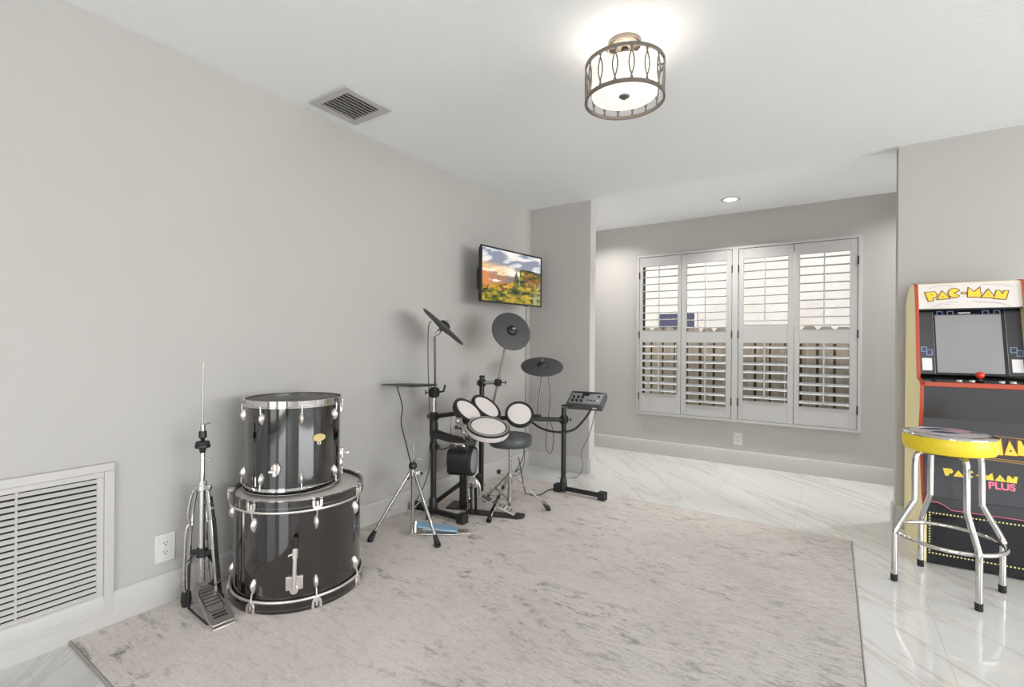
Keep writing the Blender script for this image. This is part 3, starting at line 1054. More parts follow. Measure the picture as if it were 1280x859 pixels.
obj('grip_ridges', gr, M['rubber'], fb_)
obj('heel_plate', MB().box(toe + ez * (RZ + .005) - pd * .02, (.06, .085, .009), (pd, ps, ez)), M['castm'], hs, .002)
fm = MB()
for s in (-1, 1):
    fm.tube([HC + ps * (s * .045) + pd * .0 + ez * (RZ + .012), toe - pd * .03 + ps * (s * .038) + ez * (RZ + .006)], .004, 8)
fm.tube([HC + ps * -.046 + ez * (RZ + .012), HC + ps * -.048 + ez * .2, HC + ps * -.03 + ez * .238, HC + ps * .03 + ez * .238, HC + ps * .048 + ez * .2, HC + ps * .046 + ez * (RZ + .012)], .005, 8)
obj('pedal_frame', fm, M['blackm'], hs)
ch = MB()
for k in range(12):
    ch.box(HC + pd * .012 + ez * (.112 + k * .0105), (.010 if k % 2 else .007, .007 if k % 2 else .010, .008), (ps, pd, ez))
obj('chain', ch, M['steel'], hs)

# ------------------------------------------------------------------ electronic kit: rack
LP, CP, RP = V((-2.168, 2.338, 0)), V((-2.165, 2.850, 0)), V((-1.690, 3.255, 0))
rack = thing('drum_rack', 'black tubular electronic drum rack standing on the rug by the left wall', 'drum rack', (-2.0, 2.85, RZ))
for c, top in ((LP, .615), (CP, .885), (RP, .655)):
    p = obj('post', MB().cyl(c + ez * (RZ + .03), c + ez * top, .019, seg=18), M['blackm'], rack)
    if c is CP:
        obj('end_cap', MB().cyl(c + ez * top, c + ez * (top + .012), .0205, seg=18), M['rubber'], p)
obj('riser_tube', MB().cyl(LP + ez * .60, LP + ez * .80, .0155, seg=16), M['satin'], rack)
jt = MB()
jt.lathe([(0, .525), (.026, .525), (.028, .545), (.028, .60), (.022, .63), (0, .63)], LP, ez, 18)
obj('joint', jt, M['black'], rack)
obj('joint', MB().lathe([(0, .43), (.026, .43), (.028, .44), (.028, .475), (.024, .485), (0, .485)], LP, ez, 18).tube([LP + ez * .455, LP + ez * .45 + V((.05, -.01, .015))], .012, 10), M['black'], rack)
# feet
for c, x0, x1, yy in ((LP, -2.315, -1.915, 2.330), (RP, -1.735, -1.375, 3.257)):
    f = obj('foot', MB().bar((x0 + .02, yy, .042), (x1 - .01, yy, .042), .030, .030), M['blackm'], rack, .005)
    for xx in (x0, x1):
        obj('rubber_end', MB().b2((xx - .028, yy - .030, RZ), (xx + .028, yy + .030, RZ + .058)), M['rubber'], f, .006)
    obj('foot_joint', MB().lathe([(0, .022), (.028, .022), (.030, .05), (.026, .10), (.021, .125), (0, .125)], c, ez, 18), M['black'], f)
obj('crossbar', MB().cyl(LP + ez * .655, CP + ez * .640, .0165, seg=16), M['blackm'], rack)
obj('crossbar', MB().cyl(CP + ez * .585, RP + ez * .562, .0165, seg=16), M['blackm'], rack)


def clamp(c, ax, s=.03, knob=None):
    s *= 1.15
    mb = MB().box(c, (s * 1.5, s * 1.5, s * 1.5), basis(ax)).cyl(c - V(ax).normalized() * s, c + V(ax).normalized() * s, s * .72, seg=14)
    o = obj('clamp', mb, M['black'], rack, .003)
    if knob is not None:
        k = V(knob)
        obj('wing_bolt', MB().cyl(c, c + k, .004, seg=8).box(c + k, (.028, .008, .010), (ez, k.normalized(), k.normalized().cross(ez))), M['black'], o)
    return o


clamp(LP + ez * .655, ez, .026, RGT * -.04)
clamp(CP + ez * .612, ez, .028)
clamp(RP + ez * .562, ez, .030, RGT * .05)
clamp(LP + ez * .812, ez, .030, -RGT * .055)
obj('wing_bolt', MB().tube([LP + ez * .815 + RGT * .03, LP + ez * .820 + RGT * .062, LP + ez * .862 + RGT * .072], .007, 8), M['black'], rack)
# snare arm
SA1 = at(583, 551, 2.90)
obj('arm', MB().tube([LP + ez * .545, LP.lerp(SA1, .5) + ez * .265, SA1], [.030, .026, .017], 14), M['blackm'], rack)
# rods
cA, cB, cC = at(554, 408.5, 3.08), at(639, 414, 3.50), at(677.5, 458, 3.72)
nA, nB, nC = facing(cA, .67, .73, -.06), facing(cB, .36, .39, .85), facing(cC, .03, .90, .44)
rodA = [LP + ez * .80 + RGT * .008, cA - nA * .080 - ez * .002]
obj('cymbal_rod', MB().cyl(rodA[0], rodA[1], .0075, seg=12), M['rod'], rack)
rodB = [at(616, 506, 3.55), at(622.5, 478, 3.54), cB - nB * .080 - ez * .002]
obj('cymbal_rod', MB().tube(rodB, .0085, 12), M['rod'], rack)
obj('rod_arm', MB().cyl(CP + ez * .842, rodB[1], .012, seg=12), M['steel'], rack)
clamp(CP + ez * .842, ez, .026, -RGT * .035)
clamp(rodB[1], (rodB[2] - rodB[0]), .024, RGT * .055)
rodC = [at(671.5, 524, 3.695), cC - nC * .080 - ez * .002]
obj('cymbal_rod', MB().cyl(rodC[0], rodC[1], .0075, seg=12), M['rod'], rack)
clamp(at(671.5, 521.5, 3.69), RP - CP, .026)


# ------------------------------------------------------------------ pads
def cymbal_pad(name, label, c, n, r, rot=0.0):
    o = thing(name, label, 'cymbal pad', c)
    n = V(n).normalized()
    obj('plate', MB().lathe([(0, -.020), (.045, -.019), (.075, -.012), (r * .9, -.008), (r, -.003), (r, .003), (r * .96, .006), (.062, .014), (.030, .017), (0, .017)], c, n, 64), M['pad'], o, smooth=35)
    obj('bell', MB().lathe([(0, .014), (.040, .014), (.037, .026), (.025, .036), (.013, .039), (0, .039)], c, n, 32), M['black'], o)
    nut = obj('wing_nut', MB().lathe([(0, .038), (.011, .038), (.012, .055), (.007, .060), (0, .060)], c, n, 16), M['steel'], o)
    u, w, _ = basis(n)
    obj('wing', MB().box(c + n * .056, (.034, .006, .012), (u, w, n)), M['steel'], nut)
    obj('tilter', MB().lathe([(0, -.075), (.008, -.075), (.014, -.060), (.014, -.03), (.010, -.019), (0, -.019)], c, n, 16), M['steel'], o)
    return o


cymbal_pad('cymbal_pad', 'grey cymbal pad seen edge-on, tilted steeply above the left post', cA, nA, .170)
cymbal_pad('cymbal_pad', 'grey cymbal pad just under the television, its face turned to the room', cB, nB, .149)
cymbal_pad('cymbal_pad', 'grey cymbal pad on a thin rod nearest the stub wall and sound module', cC, nC, .164)
cH = at(512.5, 480.5, 3.06)
hp = thing('hi_hat_pad', 'flat dark round pad held level beside the left post, a cable under it', 'cymbal pad', cH)
obj('plate', MB().lathe([(0, -.013), (.05, -.012), (.09, -.006), (.172, -.002), (.174, 0), (.172, .002), (.05, .005), (0, .005)], cH, (-0.030, 0.046, 1), 64), M['pad'], hp)
obj('mount_arm', MB().tube([cH - ez * .010, LP.lerp(cH, .12) * 1.0 + V((0, 0, cH.z * .88 - .010))], .008, 10).tube([LP.lerp(cH, .12) + V((0, 0, cH.z * .88 - .010)), LP + ez * .862], .008, 10), M['black'], hp)


def tom_pad(label, c, n, r, arm):
    o = thing('tom_pad', label, 'drum pad', c)
    n = V(n).normalized()
    obj('shell', MB().lathe([(0, -.055), (r * .45, -.052), (r * .85, -.038), (r, -.020), (r, 0), (0, 0)], c, n, 48), M['black'], o)
    obj('rim', MB().lathe([(r * .84, .002), (r * .86, .010), (r * .95, .013), (r * 1.03, .008), (r * 1.04, -.008), (r * 1.0, -.018), (r * .84, -.006)], c, n, 64, True), M['rubber'], o)
    obj('mesh_head', MB().lathe([(0, .004), (r * .85, .004), (r * .85, -.002), (0, -.002)], c, n, 48), M['mesh'], o)
    obj('mount', MB().tube([c - n * .045, c - n * .075, V(arm) + (c - n * .075 - V(arm)).normalized() * .019], .012, 10, 4), M['black'], o)
    return o


t1, t2, t3 = at(585.5, 514, 2.98), at(608, 509, 3.18), at(649.4, 517.5, 3.42)
tom_pad('white-headed tom pad nearest the left post, above the kick pad', t1, facing(t1, .53, .68, .50), .103, LP.lerp(CP, .45) + ez * .648)
tom_pad('white-headed tom pad in the middle of the row, below the cymbal pad under the television', t2, facing(t2, .53, .70, .47), .108, LP.lerp(CP, .80) + ez * .643)
tom_pad('white-headed tom pad above the drum throne, facing the room squarely', t3, facing(t3, .10, .50, .84), .100, CP.lerp(RP, .45) + ez * .575)
s1 = at(610.5, 533, 2.80)
sn = facing(s1, .10, .87, .46)
sp_ = thing('snare_pad', 'large round pale-shelled snare pad lying in front of the tom pads', 'drum pad', s1)
sr = .124
obj('shell', MB().lathe([(0, -.055), (sr * .75, -.052), (sr * .96, -.040), (sr, -.030), (sr, -.002), (0, -.002)], s1, sn, 64), M['snareshell'], sp_)
obj('hoop', MB().lathe([(sr * .86, .002), (sr * .88, .006), (sr * .95, .006), (sr * .965, .002), (sr * .965, -.004), (sr * .86, -.004)], s1, sn, 64, True), M['padhoop'], sp_)
obj('rim', MB().lathe([(sr * .965, -.001), (sr * .975, .003), (sr * 1.01, .001), (sr * 1.015, -.008), (sr * .965, -.008)], s1, sn, 64, True), M['rubber'], sp_)
obj('inner_rim', MB().lathe([(sr * .83, .004), (sr * .86, .0055), (sr * .865, -.002), (sr * .83, -.002)], s1, sn, 64, True), M['rubber'], sp_)
obj('mesh_head', MB().lathe([(0, .003), (sr * .81, .003), (sr * .81, -.001), (0, -.001)], s1, sn, 48), M['mesh'], sp_)
bkt = MB()
q0 = s1 - sn * .04 + (SA1 - s1).normalized() * .085
bkt.tube([at(575.5, 523, 2.84), at(578, 533, 2.86), at(580.5, 545, 2.89), SA1 + ez * .01], .012, 10, 4)
bkt.ball(at(573, 526, 2.86), .020).ball(at(580, 540, 2.87), .016)
obj('mount', bkt, M['satin'], sp_)
obj('clamp_block', MB().box(at(590, 550, 2.90), (.05, .05, .06), (RGT, FWD, UPV)).box(at(584, 553, 2.88), (.03, .03, .04), (RGT, FWD, UPV)), M['black'], sp_, .004)
obj('mount_stem', MB().tube([s1 - sn * .05, at(594, 550, 2.88)], .012, 10), M['black'], sp_)
obj('mount_wing', MB().ball(at(570.5, 534, 2.84), .012).tube([at(570.5, 534, 2.84), at(576, 536, 2.86)], .006, 8), M['black'], sp_)

# ------------------------------------------------------------------ kick pad tower and pedal
KB = V((-2.10, 2.575, 0))
kd = V((.93, .36, 0)).normalized()           # the way the pad faces
ks = V((-kd.y, kd.x, 0))
kick = thing('kick_pad_tower', 'black kick drum pad on a braced upright tower', 'drum pad', KB + ez * RZ)
obj('base_plate', MB().box(KB + kd * -.035 + ez * (RZ + .006), (.14, .15, .011), (kd, ks, ez)), M['blackm'], kick, .002)
col = MB().box(KB + ez * .135, (.050, .072, .235), (kd, ks, ez))
obj('column', col, M['blackm'], kick, .004)
obj('column_plate', MB().box(KB + kd * .027 + ez * .15, (.006, .056, .20), (kd, ks, ez)), M['steel'], kick)
bp0, bp1 = V((-2.285, 2.49, RZ + .02)), KB - kd * .02 + ez * .175
obj('brace', MB().bar(bp0, bp1, .045, .028), M['blackm'], kick, .003)
kc0 = at(561.5, 575.5, 3.36)
kc1 = at(592.5, 576, 3.28)
kax = V((kc1.x - kc0.x, kc1.y - kc0.y, 0)).normalized() * 1.0
kax = facing(kc1, .95, .02, .30)
kax.z = 0
kax.normalize()
kl = .165
kcen = kc1 - kax * kl
bk = MB()
us, ws = kax.cross(ez).normalized(), ez
rb = .093
prof = []
for k in range(28):
    t = 2 * PI * k / 28
    sx, sz = math.cos(t), math.sin(t)
    e = .55
    prof.append((rb * math.copysign(abs(sx) ** e, sx), rb * math.copysign(abs(sz) ** e, sz)))
bk.prism(prof, kcen, us, ws, kax, kl * .86)
obj('pad_body', bk, M['black'], kick, .006)
obj('pad_ring', MB().lathe([(.080, 0), (.100, 0), (.102, .018), (.096, .028), (.080, .028)], kcen + kax * (kl * .84), kax, 48, True), M['rubber'], kick)
obj('pad_face', MB().lathe([(0, 0), (.088, 0), (.088, .022), (.080, .027), (0, .029)], kcen + kax * (kl * .85), kax, 48), M['greymesh'], kick)
for q in (.03, .09):
    obj('knob', MB().lathe([(0, 0), (.012, 0), (.014, .010), (.010, .020), (0, .022)], kcen + kax * q + ez * .088, ez, 14), M['castm'], kick)
obj('tilt_knob', MB().ball(KB + kd * .0 - ks * .045 + ez * .245, .013), M['satin'], kick)

PB = V((-1.995, 2.515, 0))
ptoe = V((-1.675, 2.620, 0))
kpd = V((ptoe.x - PB.x, ptoe.y - PB.y, 0)).normalized()
kps = V((-kpd.y, kpd.x, 0))
pedal = thing('bass_drum_pedal', 'black and silver bass drum pedal in front of the kick pad tower', 'drum pedal', PB + ez * RZ)
obj('base_plate', MB().box(PB + kpd * .15 + ez * (RZ + .004), (.36, .085, .006), (kpd, kps, ez)), M['blackm'], pedal, .001)
for s in (-1, 1):
    obj('upright', MB().tube([PB + kpd * .02 + kps * (s * .045) + ez * (RZ + .006), PB + kpd * .015 + kps * (s * .045) + ez * .215], .010, 10), M['blackm'], pedal)
obj('axle', MB().cyl(PB + kpd * .015 - kps * .07 + ez * .208, PB + kpd * .015 + kps * .07 + ez * .208, .007, seg=12), M['steel'], pedal)
obj('sprocket', MB().lathe([(0, -.012), (.030, -.012), (.036, -.006), (.036, .006), (.030, .012), (0, .012)], PB + kpd * .015 + ez * .208, kps, 28), M['castm'], pedal)
obj('chain', MB().tube([PB + kpd * .05 + ez * .215, PB + kpd * .062 + ez * .18, PB + kpd * .062 + ez * .12], .008, 8, 3), M['steel'], pedal)
obj('spring', MB().tube([PB + kpd * .01 - kps * .066 + ez * .19, PB + kpd * .01 - kps * .066 + ez * .06], .008, 8), M['chrome'], pedal)
bh = kc1 + kax * .034 - ez * .105
obj('beater', MB().cyl(PB + kpd * .015 + ez * .208, bh, .004, seg=8).lathe([(0, -.020), (.018, -.020), (.022, 0), (.018, .020), (0, .020)], bh, kps, 20), M['rubber'], pedal)
a0, a1 = PB + kpd * .060 + ez * .125, ptoe - kpd * .03 + ez * (RZ + .020)
ba = (a1 - a0).normalized()
bn = kps.cross(ba)
bn = bn if bn.z > 0 else -bn
BL = (a1 - a0).length
fb2 = obj('footboard', MB().prism([(0, -.022), (.05, -.036), (BL, -.040), (BL, .040), (.05, .036), (0, .022)], a0, ba, kps, bn, .008), M['castm'], pedal, .002)
rg = MB()
for k in range(7):
    rg.box(a0 + ba * (BL * (.30 + k * .095)) + bn * .0085, (.008, .058, .002), (ba, kps, bn))
rg.prism([(.015, -.020), (.05, -.030), (.075, -.030), (.075, .030), (.05, .030), (.015, .020)], a0 + bn * .0082, ba, kps, bn, .0012)
obj('grip_bars', rg, M['dgrey'], fb2)
obj('heel_plate', MB().prism([(-.05, -.041), (.05, -.036), (.062, -.018), (.062, .018), (.05, .036), (-.05, .041)], ptoe - kpd * .03 + ez * (RZ + .004), kpd, kps, ez, .014), M['black'], pedal, .003)

# ------------------------------------------------------------------ drum throne
TH = V((-1.800, 2.690, 0))
th_ = thing('drum_throne', 'drum stool with round charcoal seat on a chrome tripod', 'drum stool', TH + ez * RZ)
obj('seat', MB().lathe([(0, .452), (.135, .452), (.143, .460), (.146, .475), (.146, .508), (.140, .520), (.10, .530), (0, .533)], TH, ez, 56), M['vinyl'], th_)
obj('piping', MB().torus(TH + ez * .514, ez, .1445, .003, 56, 8), M['dgrey'], th_)
obj('seat_plate', MB().lathe([(0, .440), (.07, .440), (.075, .452), (0, .452)], TH, ez, 28), M['black'], th_)
obj('upper_tube', MB().cyl(TH + ez * .24, TH + ez * .445, .011, seg=18), M['steel'], th_)
hl = MB()
for k in range(5):
    hl.cyl(TH + ez * (.29 + k * .03) + rr_ * .006 - FWD * .008, TH + ez * (.29 + k * .03) + rr_ * .008 - FWD * .0115, .0035, seg=8)
obj('height_holes', hl, M['black'], th_)
obj('lower_tube', MB().cyl(TH + ez * .045, TH + ez * .255, .015, seg=18), M['chrome'], th_)
obj('collar', MB().cyl(TH + ez * .235, TH + ez * .265, .020, seg=18).tube([TH + ez * .25, TH + ez * .262 - rr_ * .045, TH + ez * .272 - rr_ * .068], .006, 8), M['satin'], th_, .002)
obj('tension_knob', MB().ball(TH + ez * .272 - rr_ * .075, .016), M['black'], th_)
obj('lower_collar', MB().cyl(TH + ez * .070, TH + ez * .100, .020, seg=18), M['satin'], th_)
for ft in (V((-1.79, 2.44, 0)), V((-1.588, 2.842, 0)), V((-2.045, 2.745, 0))):
    d = (ft - TH)
    R_ = d.length
    d.normalize()
    top, bot = TH + d * .018 + ez * .245, TH + d * (R_ - .012) + ez * (RZ + .035)
    L = obj('leg', MB().bar(top, bot, .024, .008), M['chrome'], th_, .001)
    obj('brace', MB().bar(TH + d * .018 + ez * .085, top.lerp(bot, .58), .014, .004), M['chrome'], L)
    obj('rubber_foot', MB().cyl(bot + (top - bot).normalized() * .03, TH + d * R_ + ez * (RZ + .012), .011, .017, seg=14).cyl(TH + d * R_ + ez * (RZ + .012), TH + d * R_ + ez * RZ, .017, .016, seg=14), M['rubber'], L)

# ------------------------------------------------------------------ electronic hi-hat stand with blue footboard
HB = V((-2.056, 2.040, 0))
h2 = thing('hi_hat_stand', 'chrome hi-hat tripod with a pale blue footboard, legs spread on the rug', 'hi-hat stand', HB + ez * RZ)
obj('column', MB().cyl(HB + ez * (RZ + .01), HB + ez * .40, .0125, seg=18), M['chrome'], h2)
obj('rod', MB().cyl(HB + ez * .40, HB + ez * .545, .004, seg=10), M['steel'], h2)
obj('hub', MB().cyl(HB + ez * .355, HB + ez * .385, .020, seg=18).box(HB + ez * .37 + rr_ * .02, (.05, .02, .02), (rr_, FWD, ez)), M['satin'], h2, .002)
obj('clutch', MB().lathe([(0, .395), (.022, .395), (.024, .402), (.024, .418), (.018, .428), (0, .428)], HB, ez, 20), M['black'], h2)
obj('wing_bolt', MB().tube([HB + ez * .43, HB + ez * .455 + rr_ * .018, HB + ez * .445 + rr_ * .052], .006, 8), M['satin'], h2)
obj('knob', MB().ball(HB + ez * .34 - rr_ * .026 - FWD * .01, .010), M['black'], h2)
obj('knob', MB().ball(HB + ez * .365 + rr_ * .052, .009), M['black'], h2)
for ft in (V((-2.165, 1.822, 0)), V((-1.806, 1.985, 0)), V((-2.135, 2.262, 0))):
    d = ft - HB
    R_ = d.length
    d.normalize()
    top, bot = HB + d * .018 + ez * .372, HB + d * (R_ - .016) + ez * (RZ + .040)
    L = obj('leg', MB().tube([top, bot], .0095, 12), M['chrome'], h2)
    obj('brace', MB().bar(HB + d * .012 + ez * .15, top.lerp(bot, .62), .012, .004), M['chrome'], L)
    obj('rubber_foot', MB().cyl(bot + (top - bot).normalized() * .02, HB + d * R_ + ez * (RZ + .014), .011, .018, seg=14).cyl(HB + d * R_ + ez * (RZ + .014), HB + d * R_ + ez * RZ, .018, .017, seg=14), M['rubber'], L)
ht = V((-1.790, 2.215, 0))
hd = (ht - HB).normalized()
hsd = V((-hd.y, hd.x, 0))
a0, a1 = HB + hd * .025 + ez * .062, HB + hd * .265 + ez * (RZ + .018)
ba = (a1 - a0).normalized()
bn = hsd.cross(ba)
bn = bn if bn.z > 0 else -bn
BL = (a1 - a0).length
obj('footboard', MB().prism([(0, -.034), (.03, -.040), (BL * .7, -.042), (BL, -.026), (BL, .026), (BL * .7, .042), (.03, .040), (0, .034)], a0, ba, hsd, bn, .009), M['blue'], h2, .002)
obj('heel_plate', MB().prism([(0, -.026), (.06, -.036), (.085, -.030), (.085, .030), (.06, .036), (0, .026)], HB + hd * .262 + ez * RZ, hd, hsd, ez, .018), M['castm'], h2, .003)
obj('pedal_frame', MB().box(HB + hd * .015 + ez * (RZ + .007), (.075, .09, .012), (hd, hsd, ez)).tube([HB + hd * .02 - hsd * .036 + ez * (RZ + .008), HB + hd * .27 - hsd * .03 + ez * (RZ + .006)], .004, 8).tube([HB + hd * .02 + hsd * .036 + ez * (RZ + .008), HB + hd * .27 + hsd * .03 + ez * (RZ + .006)], .004, 8).bar(HB + hd * .022 + ez * (RZ + .01) - hsd * .02, HB + hd * .022 + ez * .085 - hsd * .004, .009, .005), M['satin'], h2)

# ------------------------------------------------------------------ sound module on the right post
q1, q2 = at(707, 504, 3.74), at(751.5, 502.5, 3.60)
q2.z = q1.z = .668
mw = (q2 - q1)
ML = mw.length
mw.normalize()
mb_ = V((-mw.y, mw.x, 0))
if mb_.dot(FWD) < 0:
    mb_ = -mb_
tt = math.radians(34)
md = mb_ * math.cos(tt) + ez * math.sin(tt)
mn = md.cross(mw)
if mn.z < 0:
    mn = -mn
MD = .165
mcorner = q1
mod = thing('sound_module', 'dark grey drum sound module with knobs, tilted on top of the right post', 'drum module', mcorner)
mc = lambda a, b, c: mcorner + mw * a + md * b + mn * c
obj('case', MB().box(mc(ML / 2, MD / 2, -.022), (ML, MD, .055), (mw, md, mn)), M['dgrey'], mod, .006)
obj('panel', MB().box(mc(ML / 2, MD * .50, .0062), (ML * .88, MD * .80, .002), (mw, md, mn)), M['grey'], mod)
obj('display', MB().box(mc(ML * .46, MD * .72, .008), (ML * .20, MD * .16, .003), (mw, md, mn)), M['dark'], mod)
obj('upper_trim', MB().box(mc(ML * .5, MD * .86, .0075), (ML * .84, MD * .10, .003), (mw, md, mn)), M['black'], mod)
for i in range(3):
    for j in range(2):
        obj('knob', MB().lathe([(0, 0), (.0115, 0), (.0095, .016), (0, .017)], mc(ML * (.16 + i * .125), MD * (.24 + j * .26), .007), mn, 16), M['black'], mod)
for i in range(4):
    obj('button', MB().box(mc(ML * (.58 + i * .09), MD * .33, .009), (.018, .012, .006), (mw, md, mn)), M['white' if i == 3 else 'dgrey'], mod, .001)
obj('button', MB().box(mc(ML * .84, MD * .62, .009), (.018, .020, .006), (mw, md, mn)), M['black'], mod, .001)
jk = MB()
for i in range(7):
    jk.cyl(mc(ML * (.12 + i * .125), MD + .001, -.020), mc(ML * (.12 + i * .125), MD + .012, -.020), .008, seg=10)
obj('rear_jacks', jk, M['black'], mod)
obj('front_label', MB().box(mc(ML * .80, -.0008, -.022), (.034, .0012, .012), (mw, md, mn)), M['white'], mod)
obj('bracket', MB().bar(RP + ez * .668, mc(ML * .18, MD * .4, -.052), .05, .014).bar(mc(ML * .05, MD * .35, -.056), mc(ML * .75, MD * .35, -.056), .07, .012, mn), M['blackm'], mod, .002)


# ------------------------------------------------------------------ cables
def cable(name, label, pts, r, m='rubber', sm=8):
    return tag(obj(name, MB().tube(pts, r, 8, sm), M[m]), label, 'cable')


cable('pad_cable', 'black cable dropping from the flat hi-hat pad to the blue pedal tripod', [at(496, 482.5, 3.0), at(503, 508, 2.95), at(501.5, 528, 2.92), at(508, 556, 2.86), at(514, 580, 2.85), at(520, 592, 2.82)], .0035)
cable('pad_cable', 'grey cable hanging down the left post from the tilted cymbal pad', [at(539, 401, 3.14), at(535.5, 410, 3.16), at(535, 450, 3.2), at(536.5, 500, 3.22), at(538, 560, 3.24), at(536.5, 585, 3.26), at(530, 607, 3.28), at(524.5, 618, 3.28), V((-2.33, 2.35, .075))], .0032, 'dgrey')
cable('pad_cable', 'thin grey cable looping below the cymbal pad by the stub wall', [at(685, 468, 3.72), at(687.5, 495, 3.72), at(686, 515, 3.73), at(682.5, 545, 3.74), at(683, 560, 3.74), at(687.5, 567, 3.74), at(691, 558, 3.73), at(691.5, 540, 3.71), at(688, 527, 3.68)], .0028, 'dgrey')
cable('cable_loom', 'thick black cable loom sagging in an arc from crossbar to sound module', [at(664, 527, 3.66), at(676, 535, 3.63), at(692, 539.5, 3.60), at(708, 539.5, 3.58), at(720, 535, 3.58), at(732, 522, 3.60), at(738, 513, 3.64)], .0085)
cable('power_cord', 'thin grey cord slanting from the sound module to the floor by the stub wall', [at(747, 509, 3.70), at(743, 520, 3.76), at(736, 545, 3.84), at(727, 565, 3.92), V((-1.75, 3.72, .10)), V((-1.80, 3.70, .006)), V((-1.92, 3.6, .006))], .0028, 'dgrey')
cable('power_cord', 'black cord wandering over the rug from the throne to the right post foot', [V((-1.92, 2.98, .30)), V((-1.90, 3.00, .16)), V((-1.89, 3.02, .05)), V((-1.88, 3.05, .016)), V((-1.80, 3.08, .016)), V((-1.80, 3.22, .016)), V((-1.765, 3.33, .016)), V((-1.70, 3.34, .016))], .0035)
cable('pad_cable', 'tangled black cable hanging behind the throne post', [at(652, 553, 3.5), at(655, 565, 3.5), at(651, 578, 3.48), at(644, 590, 3.42), at(650, 586, 3.45), at(653, 598, 3.42)], .003)
cable('pad_cable', 'black cable bundle strung under the snare pad arm to the kick pad', [LP + V((.02, -.01, .45)), at(556, 561, 3.10), at(566, 556, 3.0), at(575, 560, 3.05), at(579, 559, 3.2)], .004)
cable('pad_cable', 'thin cable hanging from the crossbar behind the kick pad body', [at(564, 520, 3.20), at(563.5, 540, 3.22), at(562.5, 560, 3.38), at(556, 582, 3.42), at(546, 590, 3.24)], .002, 'dgrey')

# ------------------------------------------------------------------ arcade cabinet
AR = math.radians(2.5)
arc = thing('arcade_cabinet', 'upright arcade machine with pale yellow sides and a cream lettered marquee', 'arcade machine', (.403, 3.307, 0), AR, local=True)
AW = .455
side = [(.012, 0), (0, .012), (0, .295), (.045, .36), (.060, .43), (.125, .715), (.100, .80), (.094, .93), (.110, .950), (.185, .966), (.192, 1.0), (.240, 1.33), (.272, 1.475), (.288, 1.496), (.337, 1.504), (.42, 1.488), (.50, 1.445), (.54, 1.39), (.54, 0)]
for xx in (0.0, AW - .016):
    sp = obj('side_panel', MB().prism(side, (xx, 0, 0), (0, 1, 0), (0, 0, 1), (1, 0, 0), .016), M['sidey'], arc)
    pts = [V((xx + .008, p[0] - .001, p[1])) for p in side[2:15]]
    tm = MB()
    for a_, b_ in zip(pts, pts[1:]):
        tm.bar(a_, b_, .0165, .004, (b_ - a_).cross(V((1, 0, 0))))
    obj('edge_trim', tm, M['red'], sp)
x0, x1 = .016, AW - .016
xm = AW / 2


def slab(p, q, th, xa=x0, xb=x1):
    """Panel across the cabinet whose front face runs from profile point p to q (y, z), th thick towards the back."""
    p, q = V((0, p[0], p[1])), V((0, q[0], q[1]))
    d = (q - p)
    n = V((0, d.z, -d.y)).normalized()       # towards the back
    c = (p + q) / 2 + n * (th / 2)
    return MB().box((c.x + (xa + xb) / 2, c.y, c.z), (xb - xa, d.length, th), (V((1, 0, 0)), d.normalized(), n))


class Face:
    """2-d frame on the front of a slab: s across from the cabinet's left edge, t up from p."""

    def __init__(self, p, q, lift=.001):
        self.p, d = V((0, p[0], p[1])), V((0, q[0] - p[0], q[1] - p[1]))
        self.u = d.normalized()
        self.n = V((0, -d.z, d.y)).normalized()     # out of the front
        self.o = self.p + self.n * lift

    def poly(self, mb, pts, depth=.0008, lift=0.0):
        return mb.prism(pts, self.o + self.n * lift, V((1, 0, 0)), self.u, self.n, depth)

    def rect(self, mb, a, b, c, d, lift=0.0):
        return self.poly(mb, [(a, b), (c, b), (c, d), (a, d)], lift=lift)


def offset_poly(pts, w):
    n = len(pts)
    area = sum(pts[i][0] * pts[(i + 1) % n][1] - pts[(i + 1) % n][0] * pts[i][1] for i in range(n))
    sg = 1 if area > 0 else -1
    out = []
    for i in range(n):
        a, b, c = V((*pts[i - 1], 0)), V((*pts[i], 0)), V((*pts[(i + 1) % n], 0))
        e1, e2 = (b - a).normalized(), (c - b).normalized()
        n1, n2 = V((e1.y, -e1.x, 0)) * sg, V((e2.y, -e2.x, 0)) * sg
        mm = (n1 + n2)
        mm = mm.normalized() if mm.length > 1e-4 else n1
        k = w / max(.45, mm.dot(n1))
        out.append((b.x + mm.x * k, b.y + mm.y * k))
    return out


LET = {
    'P': [(.18, 0), (.56, .02), (.54, .30), (.86, .36), (1.0, .66), (.84, .97), (0, 1.0)],
    'A': [(0, 0), (1.05, 0), (.50, 1.0)],
    'M': [(0, 0), (.06, 1.0), (.52, .52), (.98, 1.0), (1.08, 0)],
    'N': [(0, 0), (.14, 1.0), (.36, 1.0), (.62, .55), (.74, 1.0), (1.05, 1.0), (.90, -.02)],
    '-': [(0, .42), (.08, .36), (.34, .36), (.42, .42), (.34, .50), (.08, .50)],
    'C': [(.5 + .5 * math.cos(math.radians(a)), .5 + .5 * math.sin(math.radians(a))) for a in range(32, 331, 13)] + [(.42, .5)],
}
ADV = {'P': .93, 'A': .98, 'C': 1.05, '-': .52, 'M': 1.10, 'N': 1.0}


